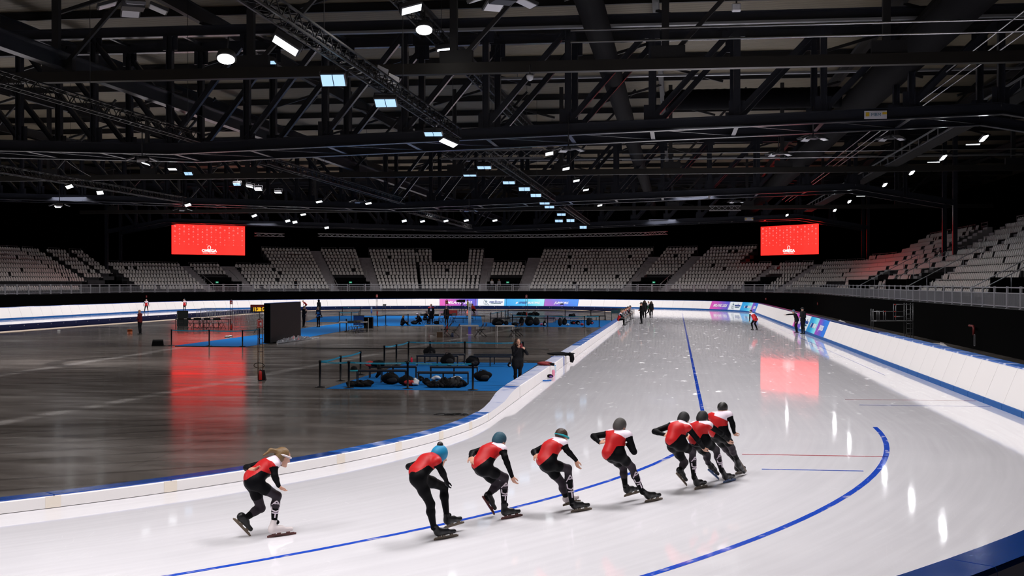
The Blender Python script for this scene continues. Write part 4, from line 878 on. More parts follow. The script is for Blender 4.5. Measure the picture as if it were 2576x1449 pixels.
# ---------------------------------------------------------------- big items
PANEL = mat('panel_black', (.012, .012, .014), .55, bump=.05, bscale=80); PBLUE = mat('panel_top_blue', (.01, .10, .35), .4)
a, b = G(680, 863.6), G(756, 851); v = (b-a); L = v.length; rz = math.atan2(v.y, v.x); t = thing('led_wall_panel', 'big black free-standing panel with crumpled plastic at its foot', 'panel', (a+b)/2, rz)
m = MB(); m.bev((0, .19, 1.13), (L, .36, 2.22), .01); m.build('cabinet', BLACK, t); m = MB(); m.box((0, -.005, 1.13), (L-.02, .03, 2.2)); m.build('face', PANEL, t); m = MB(); m.box((0, .17, 2.25), (L, .38, .02)); m.build('top_edge', PBLUE, t)
m = MB(); m.box((0, .2, .01), (L-.4, .7, .02)); m.build('foot', BLACK, t)
def sheet_mat():
    m = mat('clear_plastic', (.62, .66, .74), .18); b = m.node_tree.nodes['Principled BSDF']; b.inputs['Transmission Weight'].default_value = .35; b.inputs['Alpha'].default_value = .8; return m
m = MB(); rr = random.Random(11); n = 34; a, b = G(696, 864.5), G(803, 850.5); w = G(700, 859)-G(696, 864.5); w = Vector((w.x, w.y, 0)).normalized()*1.2; vs = []
for i in range(n+1):
    for j in range(9):
        f, g = i/n, j/8; env = math.sin(PI*g)*(.35+.65*math.sin(PI*min(1, f*1.15)))*(1-.55*f); p = a.lerp(b, f)+w*(g-.35)*(1-.5*f); p.z = .02+env*(.16+.26*rr.random()); vs.append(p)
m.add(vs, [(i*9+j, i*9+j+1, (i+1)*9+j+1, (i+1)*9+j) for i in range(n) for j in range(8)]); tag(m.build('plastic_sheet', sheet_mat()), 'crumpled clear plastic sheet lying at the foot of the black panel', 'plastic sheet')
# clock
CLK = mat('clock_red', (.08, .004, .003), .4); CLKB = mat('clock_black', (.004, .003, .003), .4); AMB = mat('led_amber', (.02, .01, 0), .5, emit=(1, .50, .015), es=1.2); EXR = mat('extinguisher_red', (.50, .012, .008), .35); SGR = mat('sign_red', (.55, .03, .015), .5)
t = thing('led_clock', 'digital clock on a tripod reading 11:28:17 in amber behind the black panel', 'clock', G(652, 839), YAW); p0 = t.location; D = GD(839); k = D/FOC
m = MB(); m.bev((.03, .06, (839-775.7)*k), (1.25, .1, 18.5*k), .01); m.build('case', CLKB, t); m = MB(); m.box((.03, 0, (839-770)*k), (1.23, .02, 6.5*k)); m.build('red_header', CLK, t)
text('11:28:17', 9.5*k/.72, AMB, t, (-.02, -.02, (839-778.4)*k), (PI/2, 0, 0), 'digits', .002, 'CENTER', .66, .1, .014)
m = MB(); m.tube([(0, .06, .3), (0, .06, (839-784)*k)], .03, 8); m.build('pole', POST, t)
for i in range(3): an = i*2*PI/3+.5; m = MB(); m.tube([(0, .06, .62), (math.cos(an)*.5, .06+math.sin(an)*.5, .02)], .018, 6); m.build('leg', POST, t)
# extinguisher stands
def ext_stand(px, py, label):
    t = thing('extinguisher_stand', label, 'extinguisher stand', G(px, py), YAW); m = MB()
    for x in (-.085, .085): m.tube([(x, 0, .02), (x, 0, 2.05), (x*.8, 0, 2.13), (0, 0, 2.19)], .016, 6)
    for z in (.02, 1.0, 1.45): m.tube([(-.085, 0, z), (.085, 0, z)], .012, 6)
    m.build('pole_frame', mat('rusty_pole', (.10, .05, .04), .5), t)
    m = MB(); m.box((-.01, -.03, 1.98), (.2, .012, .27)); o = m.build('red_sign', SGR, t); m = MB(); m.box((-.01, -.04, 2.09), (.15, .006, .012)); m.box((-.01, -.04, 1.87), (.15, .006, .012)); m.box((-.08, -.04, 1.98), (.012, .006, .22)); m.box((.06, -.04, 1.98), (.012, .006, .22)); m.lathe((.01, -.04, 1.91), [(.03, 0), (.035, .08), (.02, .11)], 8); m.build('sign_symbol', SIGNW, o)
    e = thing('fire_extinguisher', 'red fire extinguisher at the '+label.replace('extinguisher ', '').replace('thin ', ''), 'extinguisher', G(px, py)+w2(.02, -.12), YAW)
    m = MB(); m.lathe((0, 0, .03), [(.07, 0), (.075, .02), (.075, .36), (.05, .42), (.02, .45)], 12); m.build('cylinder', EXR, e); m = MB(); m.box((0, 0, .50), (.05, .1, .04)); m.tube([(0, 0, .49), (.08, 0, .47), (.1, 0, .3), (.09, 0, .15)], .012, 6); m.build('valve_hose', POST, e)
    m = MB(); m.lathe((0, 0, 0), [(.12, 0), (.12, .03)], 12); m.build('base', POST, e); e.scale = (.75, .75, .75)
    return t
ext_stand(655, 957, 'tall thin extinguisher stand nearest the camera'); ext_stand(582, 829, 'thin extinguisher stand at the end of the long pale table'); ext_stand(948.5, 791, 'thin extinguisher stand far off on the bare concrete'); ext_stand(1124, 829, 'thin extinguisher stand beside the man in the long coat'); ext_stand(1324.5, 794, 'thin extinguisher stand behind the far heap of bags')
t = thing('weight_block', 'dark wedge-shaped weight leaning at the nearest extinguisher stand', 'weight', G(659.5, 956.5), YAW); m = MB(); m.add([(-.13, -.12, 0), (.13, -.12, 0), (.13, .1, 0), (-.13, .1, 0), (-.11, -.02, .36), (.07, -.02, .36), (.07, .08, .36), (-.11, .08, .36)], [(3,2,1,0), (4,5,6,7), (0,1,5,4), (1,2,6,5), (2,3,7,6), (3,0,4,7)]); m.build('block', POST, t)
m = MB(); m.tube([(.18*math.cos(i*.33)*1.0, -.02, 2*0+.10*math.sin(i*.33)) for i in range(20)], .012, 6); o = m.build('cable_hoop', POST); o.location = G(654, 957)+Vector((-.03, .0, .53)); o.rotation_euler = (.4, 0, YAW); tag(o, 'black cable hoop hung on the nearest extinguisher stand', 'cable')
# barriers
def barrier_proto():
    t = thing('crowd_barrier', 'barrier', 'barrier'); W = 2.2; m = MB(); m.tube([(-W/2, 0, .12), (-W/2, 0, 1.0), (-W/2+.08, 0, 1.05), (W/2-.08, 0, 1.05), (W/2, 0, 1.0), (W/2, 0, .12), (-W/2, 0, .12)], .022, 6); m.build('outer_frame', GALV, t); m = MB()
    for i in range(15): x = -W/2+W*(i+1)/16; m.tube([(x, 0, .12), (x, 0, 1.05)], .009, 5)
    m.build('bar_grille', GALV, t)
    for x in (-.7, .7): m = MB(); m.tube([(x, -.25, .01), (x, 0, .12), (x, .25, .01)], .018, 6); m.build('foot', GALV, t)
    return remember(t)
BR = [barrier_proto(), False]
for i, (x, y, rz, lab) in enumerate(((627, 823, .05, 'nearest the black panel'), (552, 816, .08, 'behind the long pale tables'), (604, 811, .3, 'in the second row behind the clock'), (518, 808, 1.0, 'turned away at the end of the row'), (535, 804, .2, 'at the back by the white stripe'))): inst(BR, onto(x, y, .006), YAW+rz, 'grey steel crowd barrier '+lab)
CASE = mat('flight_case', (.020, .028, .028), .55); t = thing('flight_case', 'tall dark grey flight case behind the pale table', 'case', G(460, 821), YAW+.35); m = MB(); m.bev((0, .3, .6), (.82, .62, 1.18), .02); m.build('body', CASE, t); m = MB(); m.bev((0, .3, 1.2), (.83, .63, .04), .01); m.build('lid', mat('case_lid', (.03, .04, .04), .4), t)
t = thing('equipment_cabinet', 'black open cabinet with pale upright beside the blue desk panel', 'cabinet', G(926, 825.5), YAW); m = MB(); m.box((0, .3, .80), (.66, .6, .04)); m.box((-.31, .3, .4), (.04, .6, .8)); m.box((.31, .3, .4), (.04, .6, .8)); m.box((0, .58, .4), (.62, .03, .78)); m.build('carcass', POST, t); m = MB(); m.box((.02, 0, .38), (.06, .03, .76)); m.build('upright', PALE, t); m = MB(); m.box((0, .3, .03), (.6, .55, .05)); m.build('base', POST, t)
t = thing('desk_panel', 'dark blue desk with front panel behind the folding chairs', 'desk', G(902, 818), YAW); m = MB(); m.bev((0, 0, .38), (.82, .04, .74), .01); m.build('front_panel', mat('navy_panel', (.01, .05, .16), .5), t); m = MB(); m.box((0, .25, .765), (.84, .55, .03)); m.build('top', POST, t); m = MB(); m.box((-.38, .25, .37), (.04, .5, .74)); m.build('side_panel', POST, t); m = MB(); m.box((.38, .25, .37), (.04, .5, .74)); m.build('side_panel', POST, t)
t = thing('wedge_speaker', 'black wedge floor speaker lying by the first belt stanchion', 'speaker', G(396, 870.5), YAW+.2); m = MB(); m.add([(-.31, -.02, 0), (.31, -.02, 0), (.31, .42, 0), (-.31, .42, 0), (-.27, .06, .26), (.27, .06, .26), (.27, .36, .33), (-.27, .36, .33)], [(3,2,1,0), (4,5,6,7), (0,1,5,4), (1,2,6,5), (2,3,7,6), (3,0,4,7)]); m.build('cabinet', mat('speaker_black', (.004, .004, .004), .9, spec=.05), t); m = MB(); m.tube([(.3, .2, .03), (.45, .1, .02), (.5, .25, .03), (.62, .12, .02), (.75, .2, .02)], .015, 5); m.build('cable', BLEG, t)
m = MB(); m.lathe((0, 0, 0), [(.18, 0), (.18, .03), (.165, .03), (.165, .29), (.18, .29), (.18, .32)], 16); o = m.build('cable_reel', mat('orange_reel', (.45, .10, .03), .5)); o.location = G(326.5, 840.5); tag(o, 'orange cable reel standing beside the man in maroon', 'cable reel')
m = MB(); m.bev((0, 0, .06), (.18, .14, .12), .01); o = m.build('plastic_box', WHITE); o.location = G(148, 834); o.rotation_euler.z = .3; tag(o, 'small white box on the concrete by the far kerb', 'box')
TOT = grad('totem_print', [(0, (.20, .08, .50)), (.25, (.03, .14, .55)), (.42, (.45, .62, .82)), (.55, (.80, .82, .86)), (1, (.82, .83, .87))], 0)
t = thing('totem_banner', 'tall white and blue totem banner standing behind the white tables', 'totem', G(1181.5, 842.5), YAW); m = MB(); m.bev((0, 0, 1.04), (.19, .10, 2.04), .008); o = m.build('banner_body', TOT, t); l = o.data.uv_layers.new(name='print')
for v in o.data.loops: l.data[v.index].uv = (o.data.vertices[v.vertex_index].co.z/2.06, 0)
m = MB(); m.box((0, 0, .015), (.4, .3, .03)); m.build('base', TWH, t); text('ISU', .16, INKB, t, (0, -.056, 1.72), (PI/2, PI/2, 0), 'lettering', .001, 'CENTER', 1.1, .2, .006)
t = thing('info_sign', 'small blue and white sign on a thin pole on the far carpet', 'sign', G(934.5, 798), YAW); m = MB(); m.tube([(0, 0, 0), (0, 0, .5)], .015, 6); m.build('pole', POST, t); m = MB(); m.bev((0, 0, .72), (.16, .02, .62), .005); o = m.build('banner_body', TOT, t); l = o.data.uv_layers.new(name='print')
for v in o.data.loops: l.data[v.index].uv = (.2+.5*(o.data.vertices[v.vertex_index].co.z-.4)/.66, 0)
t = thing('draped_case', 'dark red draped box far off beside the man in the long coat', 'box', G(1139.5, 793.5), YAW); m = MB(); m.bev((0, .2, .26), (.9, .5, .5), .03); m.build('drape', mat('dark_red_cloth', (.22, .012, .012), .7), t); m = MB(); m.box((0, .2, .53), (.92, .52, .03)); m.build('lid', mat('dark_red_lid', (.3, .03, .03), .6), t)
m = MB(); m.lathe((0, 0, 0), [(.14, 0), (.14, .02), (.10, .02), (.02, .36)], 12); o = m.build('traffic_cone', mat('cone_orange', (.75, .06, .02), .5)); o.location = G(1175.5, 787.5); tag(o, 'orange traffic cone by the far camera crew', 'cone')
for i, (px, py) in enumerate(((1540, 809), (1556, 803.5))):
    t = thing('green_board', ('dark green board on posts at the end of the inner pads' if i == 0 else 'dark green board behind the row of seated skaters'), 'board', G(px, py), YAW); GR = mat('green_board', (.004, .045, .055), .5); m = MB(); m.bev((.3, 0, .86), (.78, .05, .28), .01); m.build('board', GR, t)
    for x in (-.05, .62): m = MB(); m.tube([(x, 0, 0), (x, 0, .75)], .03, 6); m.build('post', GR, t)
# cables on the floor
m = MB(); rr = random.Random(2)
for k in range(4):
    c = w2(rr.uniform(-.2, .25), rr.uniform(-.08, .1)); q = .14+.07*rr.random(); m.tube([(c.x+q*1.5*math.cos(i*.5), c.y+q*.9*math.sin(i*.5), .012+.004*k+.02*abs(math.sin(i*.9+k))) for i in range(14)], .009, 5)
o = m.build('cable_coil', POST); o.location = G(1134, 1046); tag(o, 'tangled black cable coil on the concrete beside the near pads', 'cable')
m = MB(); q = [G(440, 871.5), G(640, 873.5), G(800, 876.5), G(960, 877.5), G(1150, 876), G(1380, 879)]; m.tube([Vector((v.x, v.y, .012)) for v in q], .02, 5); tag(m.build('floor_cable', POST), 'long dark cable lying across the concrete behind the near pen', 'cable')
# scaffold and odds and ends behind the outer pads
t = thing('scaffold_platform', 'stepped aluminium scaffold platform in the dark behind the outer pads', 'scaffold', (11.6, 77.5, 0)); SC = mat('scaffold_tube', (.20, .20, .21), .4, .8); CL = mat('clamp_red', (.6, .03, .02), .4)
SX = lambda px: (px-2162)*74/3200
m = MB(); m.box((SX(2215), .4, 1.15), (2.1, .9, .05)); m.build('deck', SC, t)
for px, z1 in ((2162, 1.85), (2177, 1.75), (2193, 1.75), (2218.5, 2.15), (2245, 2.2), (2261, 2.2)):
    for y in (0, .8): m = MB(); m.tube([(SX(px), y, 0 if px in (2162, 2245, 2261) else 1.1), (SX(px), y, z1)], .024, 6); m.build('upright', SC, t)
m = MB()
for y in (0, .8):
    for x0, x1, z in ((2162, 2245, 1.70), (2218, 2261, 2.12), (2162, 2261, 1.12), (2218, 2245, 1.4)): m.tube([(SX(x0), y, z), (SX(x1), y, z)], .022, 6)
for i in range(7): m.tube([(SX(2245), 0, .15+.28*i), (SX(2261), 0, .15+.28*i)], .016, 6)
m.build('guard_rail', SC, t)
for px, z in ((2191, 1.71), (2216, 1.71), (2216, 2.12), (2217, 1.4)): m = MB(); m.box((SX(px), -.03, z), (.08, .05, .06)); m.build('clamp', CL, t)
for px, py, w_, h_, lab in ((2057, 764, .26, .30, 'red alarm box on the black wall above the pads, nearer one'), (1927, 752, .3, .26, 'red alarm box on the black wall above the pads, farther one'), (368, 746, .22, .3, 'red alarm box on the black wall above the standing far skater')):
    th = pxth(px, 40.98) if px < 2000 else 0; v = arc_pt(40.98, math.degrees(th)); X, Y = v.x, v.y
    if px > 2000: X = 15.02; r = (px-1288)/FOC; Y = X*(CA+r*SA)/(r*CA-SA)
    D = -X*SA+Y*CA
    o = thing('hanging_alarm_box', lab, 'alarm box', (X, Y, EYE-(py-HOR)*D/FOC), th); m = MB(); m.bev((0, 0, 0), (.1, w_, h_), .01); m.build('case', mat('alarm_red', (.16, .006, .006), .5), o); m = MB(); m.box((-.055, 0, .02), (.01, w_*.4, .05)); m.build('label_plate', SIGNW, o)
r = (2447-1288)/FOC; Y = 15*(CA+r*SA)/(r*CA-SA); D = -15*SA+Y*CA; t = thing('hose_bracket', 'red bent pipe with pale outlined hatch on the black wall near the pads', 'pipe', (14.95, Y, EYE-(820-HOR)*D/FOC)); m = MB(); m.tube([(0, .55, 0), (0, -.35, 0), (0, -.45, -.1), (0, -.45, -.45)], .06, 8); m.build('pipe', mat('alarm_red', (.16, .006, .006), .5), t); m = MB()
for y, z, a_, b_ in ((-.62, -.42, .26, .02), (-.62, -.98, .26, .02), (-.50, -.7, .02, .56), (-.74, -.7, .02, .56)): m.box((0, y, z), (.02, a_, b_))
m.build('hatch_frame', GALV, t)
SNOW = mat('heaped_snow', (.36, .34, .34), .85, bump=.4, bscale=8)
for px, py, X, s_, lab in ((2115, 822, 10.4, 1.1, 'by the banner pads'), (2365, 893, 10.6, 1.0, 'behind the plain white pads')):
    r = (px-1288)/FOC; Y = X*(CA+r*SA)/(r*CA-SA); m = MB(); m.blob((0, 0, .3), (.6, 2.6*s_, .60*s_), 18, 10, int(px), .25, floor=0); o = m.build('scraped_snow', SNOW); o.location = (X, Y, 0); tag(o, 'heap of scraped grey snow '+lab, 'snow heap')
# ---------------------------------------------------------------- bags, clothes and bottles
CLB = mat('black_fabric', (.004, .004, .005), .85, spec=.12, bump=.4, bscale=25); CLR = mat('red_fabric', (.42, .015, .012), .7, bump=.3, bscale=20); CLW = mat('white_fabric', (.6, .6, .62), .7, bump=.3, bscale=20); CLT = mat('teal_fabric', (.0, .28, .32), .7); CLG = mat('grey_fabric', (.018, .018, .02), .85, spec=.15, bump=.3, bscale=20); CLP = mat('pink_fabric', (.6, .12, .2), .7)
def bag(px, py, w_, h_, label, seed=1, mt=None, pocket=None, strap=True, up=.012, dep=.6, cat='bag', name='sports_bag'):
    p = onto(px, py, up); t = thing(name, label, cat, p, YAW); D = GD(py)
    m = MB(); m.blob((0, w_*dep*.5, h_*.5), (w_/2, w_*dep/2, h_*.52), 18, 10, seed, .14, floor=0); m.build('bag_body', mt or CLB, t)
    m = MB(); m.blob((w_*.12, w_*.02, h_*.38), (w_*.26, w_*.10, h_*.25), 12, 8, seed+3, .1); m.build('pocket', pocket or CLG, t)
    if strap: m = MB(); m.tube([(-w_*.3, w_*dep*.4, h_*.7), (-w_*.12, w_*dep*.3, h_*1.12), (w_*.15, w_*dep*.35, h_*1.08), (w_*.3, w_*dep*.45, h_*.7)], .014, 6); m.build('handle_strap', CLG, t)
    return t
def bz(x, y, w_, h_, label, **k): px, py = z4(x, y); D = GD(py); return bag(px, py, w_/3.578*D/FOC, h_/3.578*D/FOC, label, **k)
bz(790, 530, 175, 100, 'round black sports bag under the bench near the teal cap', seed=4); bz(935, 543, 150, 85, 'black sports bag with red pocket by the front stanchion', seed=5, pocket=CLR); bz(1065, 500, 55, 45, 'small black box bag behind the front stanchion', seed=6, strap=False)
bz(1118, 535, 75, 55, 'small black bag beside the folded jackets', seed=7); bz(1625, 502, 165, 92, 'black backpack lying alone on the blue carpet', seed=8); bz(1535, 368, 140, 85, 'black bag with cap leaning at the second bench row', seed=9); bz(1145, 300, 105, 85, 'round black backpack propped behind the benches', seed=10, up=.1)
px, py = z4(1313, 470); bag(px, py, .52, .42, 'upright black backpack standing on a bench', 12, up=.44, dep=.5); bz(1868, 373, 36, 40, 'small dark bag with white label at the woman feet', seed=13, pocket=CLW)
def pile(x, y, w_, h_, label, mats, seed, z=z4, k=3.578, name='clothes_heap', up=.012):
    px, py = z(x, y); s = GD(py)/FOC/k; p = onto(px, py, up); t = thing(name, label, 'clothes', p, YAW); rr = random.Random(seed); w_, h_ = w_*s, h_*s
    for i, mm in enumerate(mats):
        f = (i+.5)/len(mats)-.5; m = MB(); n_ = len(mats); hh = h_*rr.uniform(.55, 1.0)
        m.blob((f*w_*.8, rr.uniform(-.08, .14), hh*.42), (w_*.55/n_+.06, rr.uniform(.16, .26), hh*.5), 18, 10, seed*7+i, .34, floor=0)
        if w_ > .6: m.blob((f*w_*.8+rr.uniform(-.12, .12), rr.uniform(-.2, .0), hh*.25), (rr.uniform(.1, .2), rr.uniform(.08, .14), hh*.3), 12, 8, seed*9+i, .35, floor=0); q = f*w_*.8; m.tube([(q, -.05, hh*.6), (q+rr.uniform(-.1, .1), -.22, hh*.45), (q+rr.uniform(-.25, .25), -.32, .05)], [.05, .055, .04], 8)
        m.build('jacket', mm, t)
    return t
pile(515, 547, 240, 75, 'black jackets heaped under the teal cap at the pen front', [CLB, CLB, CLB], 3); pile(1310, 552, 370, 95, 'black jackets heaped under the front bench', [CLB, CLG, CLB, CLB, CLG, CLB], 4); pile(1000, 540, 75, 70, 'red and white jacket crumpled by the front stanchion', [CLR, CLW], 5); pile(1390, 520, 70, 34, 'white shirt crumpled on the jackets under the front bench', [CLW], 16, up=.16); pile(1205, 490, 50, 45, 'pale grey scarf on the heap under the front bench', [CLW], 6)
px, py = z4(470, 470); t = thing('knit_cap', 'teal cap lying on the black jackets in the near pen', 'cap', onto(*z4(465, 520), .42)); m = MB(); m.lathe((0, 0, 0), [(.13, 0), (.13, .05), (.11, .12), (.05, .17), (.01, .18)], 14); m.build('crown', CLB, t); m = MB(); m.lathe((0, 0, .0), [(.134, 0), (.136, .05)], 14); m.build('band', CLT, t)
px, py = z4(640, 470); t = thing('draped_jacket', 'red and black jacket thrown over the bench, one sleeve hanging down', 'jacket', onto(*z4(650, 470), .44), YAW); m = MB(); m.blob((-.16, .1, .06), (.20, .2, .10), 16, 9, 3, .25); m.build('red_half', CLR, t); m = MB(); m.blob((.12, .1, .07), (.28, .2, .11), 16, 9, 5, .25); m.build('body', CLB, t); m = MB(); m.tube([(.15, -.1, .06), (.2, -.2, -.08), (.17, -.2, -.28), (.08, -.2, -.40)], [.07, .08, .07, .04], 8); m.build('sleeve', CLB, t)
def bottle(px, py, h_, r_, mb_, label, cap=None, up=.012, name='drink_bottle'):
    t = thing(name, label, 'bottle', onto(px, py, up)); m = MB(); m.lathe((0, 0, 0), [(r_*.9, 0), (r_, .02), (r_, h_*.72), (r_*.75, h_*.82), (r_*.5, h_*.86)], 14); m.build('bottle_body', mb_, t); m = MB(); m.lathe((0, 0, h_*.86), [(r_*.55, 0), (r_*.55, h_*.12), (r_*.35, h_*.14)], 12); m.build('cap', cap or CLG, t); return t
REDB = mat('bottle_red', (.75, .01, .05), .3); PINKB = mat('bottle_pink', (.75, .25, .38), .3); CLRB = mat('bottle_clear', (.55, .65, .72), .15, spec=.6)
bottle(*z4(985, 330), .24, .045, REDB, 'bright red bottle standing on the concrete behind the near pen'); bottle(*z4(2262, 450), .24, .055, PINKB, 'pink bottle on the ice at the gap in the pads', TLEG); bottle(*z4(2277, 420), .27, .05, CLRB, 'clear water bottle on the ice at the gap in the pads', mat('cap_blue', (.02, .25, .6), .4)); bottle(1138, 848.5, .3, .08, mat('bin_dark', (.01, .02, .06), .4), 'dark blue canister under the white table with items')
t = thing('cardboard_box', 'brown cardboard box under the white table with items', 'box', onto(1106, 849, 0), YAW); m = MB(); m.box((0, .15, .17), (.36, .3, .34)); m.build('carton', mat('cardboard', (.10, .055, .03), .8), t); m = MB(); m.box((0, .15, .345), (.34, .02, .01)); m.build('tape', PALE, t)
t = thing('paper_box', 'white paper box under the white table with items', 'box', onto(1090, 848.5, 0), YAW); m = MB(); m.box((0, .15, .06), (.42, .25, .12)); m.build('carton', TWH, t); m = MB(); m.box((.05, .15, .13), (.2, .2, .02)); m.build('lid', CLG, t)
# things on the pads
PT = lambda x, y, z: G(*z4(x, y), z)
t = thing('draped_jacket', 'black jacket hanging over the white inner pads', 'jacket', PT(2350, 262, .39)); m = MB(); m.blob((-.1, 0, .05), (.55, .32, .07), 18, 9, 8, .25); m.build('body', CLB, t); m = MB(); m.tube([(.25, -.05, .06), (.36, -.1, 0), (.38, -.1, -.16), (.36, -.12, -.3)], [.08, .1, .1, .06], 10); m.build('sleeve', CLB, t)
t = thing('draped_jacket', 'dark red jacket lying on top of the inner pads', 'jacket', PT(2185, 352, .39)); m = MB(); m.blob((0, 0, .05), (.32, .2, .07), 16, 9, 9, .28); m.build('body', mat('maroon_fabric', (.2, .01, .012), .7), t); m = MB(); m.tube([(.1, -.1, .04), (.25, -.12, .04), (.36, -.1, .03)], .05, 8); m.build('sleeve', CLB, t)
y0 = 50.2; t = thing('end_pad', 'dark blue end pad closing the gap in the inner pads', 'edge pad', (TC+RIN-.25, y0+1.66, 0)); m = MB(); m.bev((0, 0, .19), (.56, .10, .40), .01); m.build('blue_cover', BLUE, t); m = MB(); m.box((0, -.055, .34), (.4, .008, .03)); m.build('strap', BLUE2, t)
t = thing('blade_guard', 'blue plastic blade guards lying on the ice by the pads', 'blade guard', PT(2178, 500, .0)); m = MB(); m.bev((0, 0, .03), (.34, .04, .04), .01); m.bev((.08, .1, .03), (.34, .04, .04), .01, .5); m.build('guard', mat('guard_blue', (.01, .12, .45), .4), t)
bag(*z4(2232, 470), .22, .12, 'small dark pouch on the ice against the inner pads', 21, pocket=mat('purple_f', (.12, .03, .25), .6), strap=False)
# far pen
zq = zb4
for x, y, w_, h_, mt, pk, lab in ((330, 515, 200, 110, CLB, CLG, 'big black bag at the near corner of the far pen'), (470, 502, 80, 62, CLB, CLG, 'small black bag beside a white cap in the far pen'), (620, 512, 120, 50, CLB, CLG, 'flat black bag by the far pen front'), (725, 508, 80, 130, CLB, CLG, 'tall black bag before the heap in the far pen'), (850, 515, 150, 150, CLB, CLG, 'largest black bag before the heap in the far pen'), (960, 508, 110, 120, CLG, CLG, 'dark grey backpack at the heap end in the far pen'), (1095, 520, 60, 80, CLB, CLW, 'black bag with white stripes by the front stanchion'), (1345, 518, 75, 125, CLG, CLG, 'grey backpack standing beside the pale benches'), (1420, 500, 80, 100, CLB, CLG, 'black backpack next to the grey one'), (1560, 490, 90, 50, CLB, CLR, 'black bag under the pale bench'), (1635, 495, 75, 60, CLB, CLW, 'black bag with white tag under the pale bench'), (1810, 510, 80, 120, CLG, CLG, 'grey bag at the far end of the pale benches'), (1860, 490, 60, 50, CLB, CLP, 'small bag with pink pocket near the pads')):
    px, py = zq(x, y); s = GD(py)/FOC/6.44; bag(px, py, w_*s, h_*s, lab, int(x), mt, pk, h_ > 60)
for x, y, w_, lab in ((720, 430, 150, 'dark jackets heaped on the far bench behind the bags'), (920, 430, 190, 'dark clothes with a white cap heaped on the far bench'), (1540, 440, 100, 'black clothes on the pale bench')): pile(x, y, w_, 70, lab, [CLB, CLG, CLB], int(x), zq, 6.44, up=.43)
for i, (x, y, mt, lab) in enumerate(((545, 415, CLW, 'white cap on the far bag pen bench'), (1470, 515, CLW, 'pair of pale shoes on the far pen carpet'), (1045, 510, CLP, 'pink pouch beside the striped bag'), (1700, 510, CLR, 'small red pouch under the pale bench'))):
    px, py = zq(x, y); t = thing('soft_pouch', lab, 'pouch', onto(px, py, .45 if i == 0 else .012)); m = MB(); m.blob((0, 0, .09), (.14, .1, .09), 12, 8, i, .15, floor=0); m.build('pouch_body', mt, t); m = MB(); m.box((0, -.1, .1), (.1, .01, .03)); m.build('label_patch', CLG, t)
bag(*z3(1560, 492), .62, .28, 'black bag beside the crouching person in a white cap', 31); bag(*z3(1915, 490), .5, .25, 'small black bag under the folding chairs', 32)
for dx in (0, 1): t = thing('sports_shoe', ('nearer' if dx == 0 else 'farther')+' of two white shoes left on the edge of the blue strip', 'shoe', onto(571+8*dx, 849-1.2*dx)); m = MB(); m.blob((0, 0, .05), (.15, .06, .06), 12, 8, 3+dx, .1, floor=0); m.build('upper', CLW, t); m = MB(); m.box((0, 0, .012), (.3, .1, .024)); m.build('sole', CLB, t)
